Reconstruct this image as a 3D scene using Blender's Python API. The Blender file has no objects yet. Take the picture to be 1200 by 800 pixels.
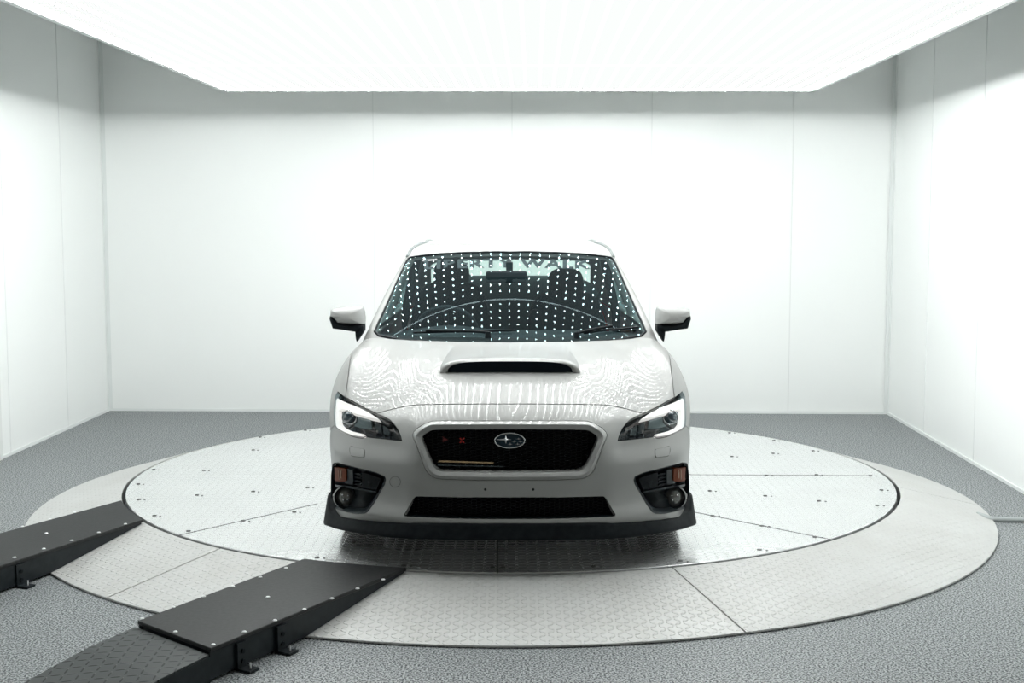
import bpy, bmesh, math, random
import numpy as np
from mathutils import Vector, Matrix, geometry
random.seed(4)
sc = bpy.context.scene
COL = sc.collection

# ------------------------------------------------------------------ camera, world, exposure
PITCH = math.atan(143/1540)
CAM = np.array([0.0, 0.0, 1.73])
cd = bpy.data.cameras.new('camera'); cam = bpy.data.objects.new('camera', cd); COL.objects.link(cam)
cd.sensor_width = 36; cd.lens = 1540/1200*36
cam.location = CAM; cam.rotation_euler = (math.pi/2-PITCH, 0, 0)
sc.camera = cam
w = bpy.data.worlds.new('world'); sc.world = w; w.use_nodes = True
w.node_tree.nodes['Background'].inputs[0].default_value = (1.0, 0.93, 0.82, 1)
w.node_tree.nodes['Background'].inputs[1].default_value = 0.16
sc.view_settings.view_transform = 'Standard'; sc.view_settings.look = 'None'
sc.view_settings.exposure = 0.0; sc.view_settings.gamma = 1.0
sc.view_settings.use_curve_mapping = False
DOT_POWER, SHEET_POWER = 64.0, 1.0
DOT_COLOR = (0.97, 1.0, 0.985)

def rayw(px, py):
    c, s = math.cos(PITCH), math.sin(PITCH)
    u = (px-600)/1540; v = (400-py)/1540
    return np.array([u, c+v*s, -s+v*c])
def at_z(px, py, z):
    d = rayw(px, py); t = (z-CAM[2])/d[2]; return CAM+d*t
def at_y(px, py, y):
    d = rayw(px, py); return CAM+d*(y/d[1])

# ------------------------------------------------------------------ materials
def mat(name, col=(.5, .5, .5), rough=.5, metal=0.0, spec=.5, coat=0.0, coat_rough=.02, emit=None, emit_s=0, alpha=1):
    m = bpy.data.materials.new(name); m.use_nodes = True
    b = m.node_tree.nodes['Principled BSDF']
    b.inputs['Base Color'].default_value = (*col, 1)
    b.inputs['Roughness'].default_value = rough; b.inputs['Metallic'].default_value = metal
    b.inputs['Specular IOR Level'].default_value = spec
    b.inputs['Coat Weight'].default_value = coat; b.inputs['Coat Roughness'].default_value = coat_rough
    if emit:
        b.inputs['Emission Color'].default_value = (*emit, 1); b.inputs['Emission Strength'].default_value = emit_s
    return m
def N(m, t, **kw):
    n = m.node_tree.nodes.new(t)
    for k, v in kw.items(): setattr(n, k, v)
    return n
def L(m, a, b): m.node_tree.links.new(a, b)
def emission(name, col, s):
    m = bpy.data.materials.new(name); m.use_nodes = True; nt = m.node_tree; nt.nodes.clear()
    e = nt.nodes.new('ShaderNodeEmission'); o = nt.nodes.new('ShaderNodeOutputMaterial')
    e.inputs[0].default_value = (*col, 1); e.inputs[1].default_value = s; nt.links.new(e.outputs[0], o.inputs[0]); return m
def noisy(m, scale, c1, c2, lo=.35, hi=.65, bump=0, detail=2, dist=.002):
    """Base colour mottled between two tones, optional fine relief."""
    b = m.node_tree.nodes['Principled BSDF']
    tc = N(m, 'ShaderNodeTexCoord'); no = N(m, 'ShaderNodeTexNoise'); no.inputs['Scale'].default_value = scale
    no.inputs['Detail'].default_value = detail
    cr = N(m, 'ShaderNodeValToRGB'); cr.color_ramp.elements[0].position = lo; cr.color_ramp.elements[1].position = hi
    cr.color_ramp.elements[0].color = (*c1, 1); cr.color_ramp.elements[1].color = (*c2, 1)
    L(m, tc.outputs['Object'], no.inputs['Vector']); L(m, no.outputs['Fac'], cr.inputs[0]); L(m, cr.outputs[0], b.inputs['Base Color'])
    if bump:
        bp = N(m, 'ShaderNodeBump'); bp.inputs['Strength'].default_value = bump; bp.inputs['Distance'].default_value = dist
        L(m, no.outputs['Fac'], bp.inputs['Height']); L(m, bp.outputs[0], b.inputs['Normal'])
    return m
def tread(m, pitch, strength, dist=.002, rot=0.0, hl=.46, hw=.13, tint=None):
    """Chequer plate: short raised bars, alternately turned left and right."""
    b = m.node_tree.nodes['Principled BSDF']
    tc = N(m, 'ShaderNodeTexCoord'); mp = N(m, 'ShaderNodeMapping')
    mp.inputs['Scale'].default_value = (1/pitch, 1/pitch, 1/pitch); mp.inputs['Rotation'].default_value = (0, 0, rot)
    L(m, tc.outputs['Object'], mp.inputs['Vector'])
    sx = N(m, 'ShaderNodeSeparateXYZ'); L(m, mp.outputs[0], sx.inputs[0])
    def M(op, a, bb=None, c=None):
        n = N(m, 'ShaderNodeMath', operation=op)
        for i, v in enumerate((a, bb, c)):
            if v is None: continue
            if isinstance(v, (int, float)): n.inputs[i].default_value = v
            else: L(m, v, n.inputs[i])
        return n.outputs[0]
    fx, fy = M('FLOOR', sx.outputs[0]), M('FLOOR', sx.outputs[1])
    lx = M('SUBTRACT', M('SUBTRACT', sx.outputs[0], fx), .5); ly = M('SUBTRACT', M('SUBTRACT', sx.outputs[1], fy), .5)
    par = M('FLOORED_MODULO', M('ADD', fx, fy), 2.0)
    sg = M('SUBTRACT', M('MULTIPLY', par, 2.0), 1.0)
    a = M('MULTIPLY', M('ADD', lx, M('MULTIPLY', ly, sg)), .7071)
    c = M('MULTIPLY', M('SUBTRACT', ly, M('MULTIPLY', lx, sg)), .7071)
    d = M('ADD', M('POWER', M('ABSOLUTE', M('DIVIDE', a, hl)), 2.0), M('POWER', M('ABSOLUTE', M('DIVIDE', c, hw)), 2.0))
    mr = N(m, 'ShaderNodeMapRange'); mr.interpolation_type = 'SMOOTHSTEP'
    mr.inputs['From Min'].default_value = .45; mr.inputs['From Max'].default_value = 1.25
    mr.inputs['To Min'].default_value = 1; mr.inputs['To Max'].default_value = 0
    L(m, d, mr.inputs['Value'])
    bp = N(m, 'ShaderNodeBump'); bp.inputs['Strength'].default_value = strength; bp.inputs['Distance'].default_value = dist
    L(m, mr.outputs[0], bp.inputs['Height']); L(m, bp.outputs[0], b.inputs['Normal'])
    if tint:
        mx = N(m, 'ShaderNodeMix', data_type='RGBA'); mx.inputs['A'].default_value = b.inputs['Base Color'].default_value
        mx.inputs['B'].default_value = (*tint, 1); L(m, mr.outputs[0], mx.inputs['Factor']); L(m, mx.outputs['Result'], b.inputs['Base Color'])
    return m
def thin_glass(name, tint, ior):
    m = bpy.data.materials.new(name); m.use_nodes = True; nt = m.node_tree; nt.nodes.clear()
    o = N(m, 'ShaderNodeOutputMaterial'); t = N(m, 'ShaderNodeBsdfTransparent'); t.inputs[0].default_value = (*tint, 1)
    g = N(m, 'ShaderNodeBsdfGlossy'); g.inputs['Roughness'].default_value = 0.0; g.inputs[0].default_value = (.74, .93, 1, 1)
    f = N(m, 'ShaderNodeLayerWeight'); f.inputs[0].default_value = .5
    pw = N(m, 'ShaderNodeMath', operation='POWER'); pw.inputs[1].default_value = 5.0; L(m, f.outputs['Facing'], pw.inputs[0])
    ma = N(m, 'ShaderNodeMath', operation='MULTIPLY_ADD'); r0 = ((ior-1)/(ior+1))**2; ma.inputs[1].default_value = 1-r0; ma.inputs[2].default_value = r0
    L(m, pw.outputs[0], ma.inputs[0])
    x = N(m, 'ShaderNodeMixShader'); L(m, ma.outputs[0], x.inputs[0]); L(m, t.outputs[0], x.inputs[1]); L(m, g.outputs[0], x.inputs[2])
    L(m, x.outputs[0], o.inputs[0]); return m

M_wall = mat('wall_paint', (.90, .92, .91), .45, spec=.35)
M_trim = mat('wall_trim', (.80, .83, .82), .4)
M_seam = mat('wall_seam', (.80, .82, .81), .5)
M_seamd = mat('panel_seam', (.12, .12, .115), .6)
M_floor = noisy(mat('speckled_floor', rough=.5, spec=.35), 120, (.022, .028, .034), (.43, .455, .46), .42, .58)
M_plate = tread(noisy(mat('tread_plate', rough=.5, metal=.15), 3.0, (.56, .56, .545), (.61, .615, .605), .3, .7), .036, 1.0, .004, hw=.17)
M_disk = tread(noisy(mat('turntable_plate', rough=.21, metal=.65), 2.2, (.80, .81, .81), (.86, .875, .875), .3, .7), .036, .6, .003, rot=.785, hw=.17)
M_edge = mat('dark_edge', (.035, .035, .035), .6)
M_steel = mat('steel', (.45, .46, .46), .35, .8)
M_ply = noisy(mat('black_plywood', rough=.5, spec=.22), 60, (.014, .015, .0155), (.026, .027, .028), .3, .7, .25, 4)
M_blacksteel = noisy(mat('black_steel', rough=.45, spec=.25), 25, (.006, .010, .012), (.012, .017, .020), .3, .7, .1)
M_dtread = tread(mat('dark_tread', (.055, .062, .062), .45, spec=.3), .042, .9, .003, rot=.785, hl=.46, hw=.11, tint=(.003, .004, .005))
M_screw = mat('zinc', (.85, .86, .86), .3, .4)
M_paint = mat('white_pearl_paint', (.32, .324, .316), .4, spec=.15, coat=.36, coat_rough=.012)
M_black = mat('black_plastic', (.006, .009, .011), .45, spec=.12)
M_gloss = mat('gloss_black', (.006, .007, .009), .12, spec=.5)
M_grey = mat('satin_grey_trim', (.013, .019, .022), .4, spec=.2)
M_lip = noisy(mat('lip_black', rough=.5, spec=.06), 30, (.006, .008, .010), (.011, .014, .016), .3, .7)
M_void = mat('dark_interior', (.006, .007, .008), .8)
M_chrome = mat('chrome', (.75, .77, .78), .12, 1.0)
M_star = mat('emblem_star', (.8, .82, .84), .2, .7)
M_emblem = mat('emblem_blue', (.006, .022, .034), .2, spec=.3)
M_gold = mat('gold_gleam_strip', (.72, .52, .30), .25, .6)  # gold tone standing in for a gleam inside the grille
M_lens = thin_glass('lamp_lens', (.93, .95, .95), 1.22)
M_projector = mat('projector_lens', (.02, .035, .05), .04, spec=1.0, coat=1.0)
M_drl = mat('light_guide', (.5, .49, .48), .25, emit=(1.0, .95, .91), emit_s=.62)
M_reflector = mat('lamp_reflector', (.16, .19, .2), .18, .8)
M_amber = mat('amber_lens', (.11, .028, .010), .5, spec=.05)
M_amber2 = mat('amber_rib', (.6, .42, .33), .15, .6)
M_red = mat('red_badge', (.35, .02, .015), .35)
M_redlens = mat('red_lens', (.35, .01, .01), .12, coat=1)
M_fog = mat('fog_lens', (.22, .23, .22), .12, .6)
M_glassf = thin_glass('windscreen_glass', (.70, .80, .80), 1.15)
M_glass = thin_glass('tinted_glass', (.85, .93, .88), 1.3)
M_privacy = thin_glass('privacy_glass', (.26, .38, .38), 1.3)
M_seat = noisy(mat('seat_fabric', rough=.85, spec=.2), 80, (.003, .007, .009), (.006, .011, .014))
M_dash = mat('dash_plastic', (.007, .016, .020), .6, spec=.3)
M_carpet = mat('cabin_trim', (.05, .075, .08), .8)
M_tire = mat('tire_rubber', (.018, .018, .019), .7)
M_rim = mat('alloy', (.35, .36, .37), .3, .8)
M_rail = mat('roof_rail_grey', (.16, .18, .18), .35)
M_mouth = mat('scoop_mesh', (.006, .010, .014), .6, spec=.05)
M_mesh = mat('grille_mesh_black', (.004, .005, .006), .35, spec=.15)
M_hose = mat('grey_pipe', (.42, .45, .45), .4)
M_ceil = mat('ceiling_paint', (.5, .53, .52), .7)
M_sheet = emission('light_sheet', DOT_COLOR, SHEET_POWER)
M_dot = emission('led_dot', DOT_COLOR, DOT_POWER)
M_bar = emission('glowing_seam', DOT_COLOR, 9.0)  # glow added to a cross seam of the panel, not a lamp
M_plate_paint = mat('plate_white', (.7, .7, .7), .4)

# ------------------------------------------------------------------ helpers
def mesh(name, V, F, m, parent=None, smooth=False):
    me = bpy.data.meshes.new(name)
    me.from_pydata([tuple(map(float, v)) for v in V], [], [tuple(int(i) for i in f) for f in F]); me.update()
    if smooth: me.polygons.foreach_set('use_smooth', [True]*len(me.polygons))
    me.materials.append(m)
    o = bpy.data.objects.new(name, me); COL.objects.link(o)
    if parent: o.parent = parent
    return o
def recalc(o):
    bm = bmesh.new(); bm.from_mesh(o.data); bmesh.ops.recalc_face_normals(bm, faces=bm.faces); bm.to_mesh(o.data); bm.free(); return o
def empty(name, loc=(0, 0, 0), label=None, cat=None, group=None):
    o = bpy.data.objects.new(name, None); COL.objects.link(o); o.location = loc; o.empty_display_size = .1
    if label: o['label'] = label; o['category'] = cat
    if group: o['group'] = group
    return o
def struct(o): o['kind'] = 'structure'; return o
class B:
    def __init__(s): s.v = []; s.f = []
    def add(s, V, F):
        n = len(s.v); s.v += [tuple(map(float, p)) for p in V]; s.f += [tuple(i+n for i in f) for f in F]; return s
    def box(s, c, d, R=None):
        V = [np.array([x*d[0]/2, y*d[1]/2, z*d[2]/2]) for z in (-1, 1) for y in (-1, 1) for x in (-1, 1)]
        if R is not None: V = [R@p for p in V]
        return s.add([np.array(c)+p for p in V], [(0, 2, 3, 1), (4, 5, 7, 6), (0, 1, 5, 4), (2, 6, 7, 3), (0, 4, 6, 2), (1, 3, 7, 5)])
    def prism(s, poly, z0, z1):   # z0/z1 numbers or lists
        n = len(poly); z0 = [z0]*n if np.isscalar(z0) else z0; z1 = [z1]*n if np.isscalar(z1) else z1
        V = [(p[0], p[1], z0[i]) for i, p in enumerate(poly)]+[(p[0], p[1], z1[i]) for i, p in enumerate(poly)]
        return s.add(V, [tuple(range(n))[::-1], tuple(range(n, 2*n))]+[(i, (i+1) % n, n+(i+1) % n, n+i) for i in range(n)])
    def tube(s, pts, r, n=8, closed=False):
        pts = [np.array(p, float) for p in pts]; m = len(pts); V = []; F = []
        rr = [r]*m if np.isscalar(r) else r
        for i, p in enumerate(pts):
            t = pts[(i+1) % m]-pts[i-1] if closed else pts[min(i+1, m-1)]-pts[max(i-1, 0)]
            t /= np.linalg.norm(t)+1e-9; a = np.cross(t, (0, 0, 1.0)); 
            if np.linalg.norm(a) < .1: a = np.cross(t, (1.0, 0, 0))
            a /= np.linalg.norm(a); b = np.cross(t, a)
            V += [p+rr[i]*(math.cos(2*math.pi*k/n)*a+math.sin(2*math.pi*k/n)*b) for k in range(n)]
        for i in range(m if closed else m-1):
            j = (i+1) % m
            F += [(i*n+k, i*n+(k+1) % n, j*n+(k+1) % n, j*n+k) for k in range(n)]
        if not closed: F += [tuple(range(n))[::-1], tuple(range((m-1)*n, m*n))]
        return s.add(V, F)
    def disc(s, c, r, h, axis=(0, 0, 1), n=20, r2=None):
        a = np.array(axis, float); a /= np.linalg.norm(a)
        x = np.cross(a, (0.3, .9, .1)); x /= np.linalg.norm(x); y = np.cross(a, x); r2 = r if r2 is None else r2
        c = np.array(c, float); V = []
        for k, (rr, hh) in enumerate(((r, 0), (r2, h))):
            V += [c+a*hh+rr*(math.cos(2*math.pi*i/n)*x+math.sin(2*math.pi*i/n)*y) for i in range(n)]
        return s.add(V, [tuple(range(n))[::-1], tuple(range(n, 2*n))]+[(i, (i+1) % n, n+(i+1) % n, n+i) for i in range(n)])
    def lathe(s, c, prof, axis, n=40):   # prof: (radius, offset along axis)
        a = np.array(axis, float); x = np.cross(a, (0, 0, 1.0)); x /= np.linalg.norm(x); y = np.cross(a, x); c = np.array(c, float); V = []; F = []
        for r, h in prof: V += [c+a*h+r*(math.cos(2*math.pi*i/n)*x+math.sin(2*math.pi*i/n)*y) for i in range(n)]
        for j in range(len(prof)-1): F += [(j*n+i, j*n+(i+1) % n, (j+1)*n+(i+1) % n, (j+1)*n+i) for i in range(n)]
        return s.add(V, F)
    def make(s, name, m, parent=None, smooth=False, fix=True):
        o = mesh(name, s.v, s.f, m, parent, smooth)
        return recalc(o) if fix else o
def bevel(o, wdt=.004, seg=2, smooth=True):
    md = o.modifiers.new('bevel', 'BEVEL'); md.width = wdt; md.segments = seg; md.limit_method = 'ANGLE'; md.angle_limit = math.radians(35)
    if smooth:
        o.data.polygons.foreach_set('use_smooth', [True]*len(o.data.polygons))
        wn = o.modifiers.new('wn', 'WEIGHTED_NORMAL'); wn.keep_sharp = True
    return o
def catmull(P, k=6, closed=False):
    P = [np.array(p, float) for p in P]; n = len(P); out = []
    for i in range(n if closed else n-1):
        g = (lambda j: P[j % n]) if closed else (lambda j: P[min(max(j, 0), n-1)])
        p0, p1, p2, p3 = g(i-1), g(i), g(i+1), g(i+2)
        for t in np.arange(k)/k:
            out.append(.5*((2*p1)+(-p0+p2)*t+(2*p0-5*p1+4*p2-p3)*t*t+(-p0+3*p1-3*p2+p3)*t**3))
    if not closed: out.append(P[-1])
    return out

# ------------------------------------------------------------------ room
BL, BR = np.array([-3.661, 11.836]), np.array([3.353, 11.625])
LF = BL+(np.array([-3.704, 9.436])-BL)/2.4*11.0
RF = BR+(np.array([3.248, 8.211])-BR)/3.415*11.0
WH = 3.6
def wall(name, a, b, out, m=M_wall):
    a = np.array(a); b = np.array(b); o = np.array(out)*.12
    return struct(B().prism([a, b, b+o, a+o], 0, WH).make(name, m))
wall('wall_back', BL-(.2, 0), BR+(.2, 0), (0, 1))
wall('wall_left', LF, BL, (-1, 0)); wall('wall_right', RF, BR, (1, 0))
struct(B().box((0, 5.8, -.05), (12, 16, .1)).make('floor', M_floor))
struct(B().box((0, 6.4, WH+.05), (8, 11.4, .1)).make('ceiling', M_ceil))
def trim(name, a, b, th, z0, z1, m):
    """thin strip standing on a wall face between plan points a and b"""
    a = np.array(a, float); b = np.array(b, float); d = b-a; d /= np.linalg.norm(d); n = np.array([-d[1], d[0]])*th
    return struct(B().prism([a, b, b+n, a+n], z0, z1).make(name, m))
inb = np.array([0, -1.0])
trim('baseboard_back', BR, BL, .012, 0, .022, M_trim)
trim('baseboard_left', BL, LF, .012, 0, .022, M_trim)
trim('baseboard_right', RF, BR, .012, 0, .022, M_trim)
k = 1
for px in (280, 438, 600, 762, 925):
    t = (at_y(px, 300, 11.72)[0]-BL[0])/(BR[0]-BL[0]); p = BL+(BR-BL)*t; e = (BR-BL)/7.0*.004
    trim('trim_%d' % k, p+e, p-e, 0.003, .022, WH, M_seam); k += 1
for (a, b, ds) in ((BL, LF, (1.05, 2.25, 3.45, 4.7)), (BR, RF, (1.15, 2.4, 3.6, 4.8))):
    d = (b-a)/np.linalg.norm(b-a)
    for q in ds:
        p = a+d*q
        if a is BL: trim('trim_%d' % k, p-d*.004, p+d*.004, 0.003, .022, WH, M_seam)
        else: trim('trim_%d' % k, p+d*.004, p-d*.004, 0.003, .022, WH, M_seam)
        k += 1
# corner angles
for c, sx in ((BL, 1), (BR, -1)):
    struct(B().prism([c, c+(sx*.035, -.003), c+(sx*.035, -.009), c+(sx*.006, -.009), c+(sx*.006, -.038), c+(0, -.038)], 0, WH).make('trim_%d' % k, M_trim)); k += 1
# grooved end post of the left wall at the frame edge
pe = BL+(LF-BL)/11.0*2.44
trim('trim_%d' % k, pe, pe+(LF-BL)/11.0*.05, .02, 0, WH, M_seam)

# ------------------------------------------------------------------ luminous ceiling panel
ZP = 2.70
P0 = [(-2.126, 9.906), (2.234, 9.906), (2.173, 5.45), (-2.209, 5.45)]
lp = empty('light_panel', (0, 7.4, ZP), 'large suspended white light panel with rows of small bright lamps over the car', 'light panel')
def lpo(o): o.parent = lp; o.location = (-0, -7.4, -ZP); return o
lpo(B().prism(P0, ZP, ZP+.02).make('diffuser', M_sheet))
fr = B()
for i in range(4):
    a = np.array(P0[i]); b = np.array(P0[(i+1) % 4]); d = (b-a)/np.linalg.norm(b-a); nn = np.array([d[1], -d[0]])*-.03
    c0 = np.array([0.01, 7.4])
    if np.dot(nn, (a+b)/2-c0) < 0: nn = -nn
    fr.prism([a-d*.03, b+d*.03, b+d*.03+nn, a-d*.03+nn], ZP-.020, ZP+.10)
lpo(fr.make('frame', M_trim))
lpo(B().prism(P0, ZP+.025, ZP+.10).make('back_cover', M_ceil))
for hx in (-1.8, 1.8):
    for hy in (5.8, 9.4):
        lpo(B().tube([(hx, hy, ZP+.08), (hx, hy, WH+.01)], .006, 6).make('hanger_rod', M_steel))
DX, DY = .100, .066
ncol = int(4.36/DX); BAR_Y = 8.40
DR, DH = .0085, .017
def dome(bb, x, y, z):
    V = [(x+r*math.cos(a), y+r*math.sin(a), z-h) for r, h in ((DR, 0), (DR*.96, DH*.5), (DR*.6, DH*.88)) for a in np.arange(6)*math.pi/3]+[(x, y, z-DH)]
    F = [(6*j+(i+1) % 6, 6*j+i, 6*j+6+i, 6*j+6+(i+1) % 6) for j in (0, 1) for i in range(6)]+[(12+(i+1) % 6, 12+i, 18) for i in range(6)]
    bb.add(V, F)
spots = []
for ci in range(ncol+1):
    f = (ci+.5)/(ncol+1); xb = P0[0][0]+(P0[1][0]-P0[0][0])*f; xf = P0[3][0]+(P0[2][0]-P0[3][0])*f
    y = 9.87
    while y > 5.48:
        g = (y-5.45)/(9.906-5.45); x = xf+(xb-xf)*g
        if abs(y-BAR_Y) > .02: spots.append((x, y))
        y -= DY
near = sorted(spots, key=lambda q: (q[1] < 6.02, q[1], abs(q[0])))
near = [q for q in near if abs(q[0]) < .36*q[1]][:100]; ns = set(near)
for q in near:
    bb = B(); dome(bb, *q, ZP-.001); lpo(bb.make('led_lamp', M_dot, fix=False))
bb = B()
for q in spots:
    if q not in ns: dome(bb, *q, ZP-.001)
o = lpo(bb.make('led_lamps', M_dot, fix=False)); o['kind'] = 'stuff'
lpo(B().prism([(-2.1, BAR_Y-.005), (2.2, BAR_Y-.005), (2.2, BAR_Y+.005), (-2.1, BAR_Y+.005)], ZP-.006, ZP-.003).make('glowing_seam', M_bar))  # panel cross seam, made to emit so the windscreen mirrors a bright line

# ------------------------------------------------------------------ turntable and apron ring
ZD = .11
DC = np.array([-.005, 8.305]); RD = 2.372
RC = np.array([-.008, 8.02]); RR = 2.835
def circ(c, r, n, a0=0): return [(c[0]+r*math.cos(2*math.pi*i/n+a0), c[1]+r*math.sin(2*math.pi*i/n+a0)) for i in range(n)]
tt = empty('turntable', (0, 0, 0), 'round grey tread plate turntable carrying the white car', 'turntable')
o = B().prism(circ(DC, RD, 256), ZD-.035, ZD).make('deck_plate', M_disk, tt); bevel(o, .004, 2, False)
B().prism(circ(DC, RD-.02, 128), .002, ZD-.035).make('base_drum', M_edge, tt)
def strip(name, a, b, wd, z, m, parent):
    a = np.array(a[:2]); b = np.array(b[:2]); d = (b-a)/np.linalg.norm(b-a); n = np.array([-d[1], d[0]])*wd/2
    return B().prism([a-n, b-n, b+n, a+n], z-.002, z+.0012).make(name, m, parent)
for (a, b) in (((583, 671), (583, 628)), ((209, 627), (372, 590)), ((815, 600), (974, 632)), ((812, 556), (1020, 557)), ((700, 550), (812, 556))):
    strip('joint', at_z(*a, ZD), at_z(*b, ZD), .006, ZD, M_edge, tt)
for (a, b) in [(305,512),(296.7,527),(180,550),(162,567),(163,585),(181,604),(230.7,580),(296.7,575.7),(360.7,571),(344.7,599.7),(285,610),(221,622),(371.7,653),(239,551),(358,504),(835,604),(893,616),(955,629),(890,644),(960,586.7),(1028,592),(1033,574),(1020,557),(956.7,556),(898,556.7),(896.7,580.7),(831.7,575),(906,531),(857.7,534.7),(953,528),(907,516),(855,507),(763,637.5),(414,635),(473,662.5),(577,665),(589,665),(695,663.5),(797,657)]:
    p = at_z(a, b, ZD)
    bb = B().disc((p[0], p[1], ZD-.001), .014, .004, n=12, r2=.011).disc((p[0]+.035, p[1]-.012, ZD-.001), .006, .003, n=8)
    bb.make('bolt', M_edge, tt)
# apron: sloped ring in segments, from the floor up to the deck
ap_in = RD+.022
def apron_pt(a, t):   # a: angle about the deck centre, t 0 inner .. 1 outer
    d = np.array([math.cos(a), math.sin(a)]); pi = DC+d*ap_in
    w_ = DC-RC; bq = np.dot(w_, d); cq = np.dot(w_, w_)-RR*RR; R = -bq+math.sqrt(bq*bq-cq)
    po = DC+d*max(R, ap_in+.01); p = pi+(po-pi)*t
    return p, ZD-.004+(.012-(ZD-.004))*t
def ang(px, py, z): p = at_z(px, py, z); return math.atan2(p[1]-DC[1], p[0]-DC[0])
ap = empty('apron_ring', (0, 0, 0), 'sloping light grey tread plate ring of segments around the turntable', 'apron')
cuts = sorted([ang(838, 706, .06) % (2*math.pi), ang(182, 673, .06) % (2*math.pi), ang(1075, 580, .06) % (2*math.pi)-.0, 1.35, 2.6])
M_seg = M_plate
for i in range(len(cuts)):
    a0 = cuts[i]+.0018; a1 = (cuts[(i+1) % len(cuts)]-.0012) + (2*math.pi if i == len(cuts)-1 else 0)
    n = max(8, int((a1-a0)*50)); bb = B(); V = []; F = []
    for j in range(n+1):
        a = a0+(a1-a0)*j/n
        for t in (0, 1):
            p, z = apron_pt(a, t); V.append((p[0], p[1], z))
        for t in (1, 0):
            p, z = apron_pt(a, t); V.append((p[0], p[1], z-.008))
    for j in range(n):
        for q in range(4): F.append((4*j+q, 4*j+(q+1) % 4, 4*j+4+(q+1) % 4, 4*j+4+q))
    F += [(0, 1, 2, 3), (4*n+3, 4*n+2, 4*n+1, 4*n)]
    bb.add(V, F).make('ring_plate', M_seg, ap)
# support hoop under the inner rim and dark rubber edge at the floor
V = []; F = []; n = 200
for j in range(n):
    a = 2*math.pi*j/n; p, z = apron_pt(a, 0); q, z1 = apron_pt(a, 1)
    d = np.array([math.cos(a), math.sin(a)])
    for pp, zz in ((p+d*.002, z-.009), (p+d*.012, z-.009), (p+d*.012, .001), (p+d*.002, .001)): V.append((*pp, zz))
for j in range(n):
    for q in range(4): F.append((4*j+q, 4*j+(q+1) % 4, (4*(j+1)+(q+1) % 4) % (4*n), (4*(j+1)+q) % (4*n)))
B().add(V, F).make('support_hoop', M_steel, ap)

# ------------------------------------------------------------------ drive-on ramps
ZT = .135
def ramp(quad, arc, label, screws, front_dir):
    """quad: A (rear left), Bp (rear right), tip (front right), D (front left) in plan; flat plywood bed on a steel box"""
    A, Bp, T, D = [np.array(q[:2]) for q in quad]
    r = empty('ramp_platform', (0, 0, 0), label, 'ramp', 'black ramp platforms leading to the turntable')
    edge = []
    for i in range(13):
        p = T+(D-T)*i/12; d = p-DC; edge.append(DC+d/np.linalg.norm(d)*(RD+.032))
    ztop = ZT
    poly = [A, Bp]+edge
    zz1 = [ztop, ztop]+[ztop-.006]*13; zz0 = [z-.016 for z in zz1]
    o = B().prism(poly, zz0, zz1).make('plywood_top', M_ply, r); bevel(o, .002, 1, False)
    def side(p, q, nm):
        n = 14; bb = B(); V = []; F = []
        d = (q-p)/np.linalg.norm(q-p); nn = np.array([-d[1], d[0]])*.006
        for i in range(n+1):
            x = p+(q-p)*i/n; dd = x-RC; rr = np.linalg.norm(dd); dd2 = x-DC; r2 = np.linalg.norm(dd2)
            a = math.atan2(dd2[1], dd2[0]); po, _ = apron_pt(a, 1); Ro = np.linalg.norm(po-DC)
            t = (r2-ap_in)/(Ro-ap_in)
            zb = .012 if t > 1.03 else (ZD-.004+(.012-ZD+.004)*min(1, max(0, t))+.003)
            zt = ZT-.0165-.006*(i/n)
            zb = min(zb, zt-.002)
            for s_, z_ in ((1, zb), (1, zt), (-1, zt), (-1, zb)): V.append((*(x+nn*s_), z_))
        for i in range(n):
            for k_ in range(4): F.append((4*i+k_, 4*i+(k_+1) % 4, 4*i+4+(k_+1) % 4, 4*i+4+k_))
        F += [(0, 1, 2, 3), (4*n+3, 4*n+2, 4*n+1, 4*n)]
        return B().add(V, F).make(nm, M_blacksteel, r)
    ins = .012
    ax = (T-Bp)/np.linalg.norm(T-Bp); px_ = np.array([ax[1], -ax[0]])   # towards the near side
    side(Bp-px_*ins, edge[0]-px_*ins-ax*.01, 'side_beam'); side(A+px_*ins, edge[-1]+px_*ins-ax*.01, 'side_beam')
    bk = B(); d = (Bp-A)/np.linalg.norm(Bp-A); n2 = np.array([-d[1], d[0]])*.01
    bk.prism([A+d*.01+n2*2, Bp-d*.02+n2*2, Bp-d*.02+n2, A+d*.01+n2], .004, ZT-.017).make('end_beam', M_blacksteel, r)
    for off in (.17, .41):
        p = Bp+ax*off; bb = B()
        R = np.array([[ax[0], px_[0], 0], [ax[1], px_[1], 0], [0, 0, 1]])
        bb.box((p[0]+px_[0]*.0, p[1]+px_[1]*.0, .057), (.055, .012, .105), R).box((*(p+px_*.03), .0065), (.055, .07, .009), R)
        br = bb.make('foot_bracket', M_blacksteel, r)
        for zz in (.035, .075): B().disc((*(p+px_*.004), zz), .009, .008, (*px_, 0), 10).make('bolt', M_black, br)
        B().tube([(*(p+px_*.045), .008), (*(p+px_*.045), .035)], .0035, 6).make('anchor_bolt', M_screw, br)
    for (a, b) in screws:
        p = at_z(a, b, ZT); B().disc((p[0], p[1], ZT-.0005), .0095, .0035, n=12, r2=.007).make('screw', M_screw, r)
    return r
nq = [at_z(161, 727, ZT), at_z(247, 759, ZT), at_z(474, 669, ZD+.01), at_z(353, 658, ZD+.01)]
fq = [at_z(0, 624, ZT), at_z(0, 662, ZT), at_z(162, 611, ZD+.01), at_z(138, 588, ZD+.01)]
ndir = (nq[2]-nq[1])[:2]; 
fdir = (fq[3]-fq[0])[:2]; fd2 = (fq[2]-fq[1])[:2]
Lr = 1.28
fA = fq[3][:2]-fdir/np.linalg.norm(fdir)*1.10; fB = fq[2][:2]-fd2/np.linalg.norm(fd2)*1.30
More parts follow.
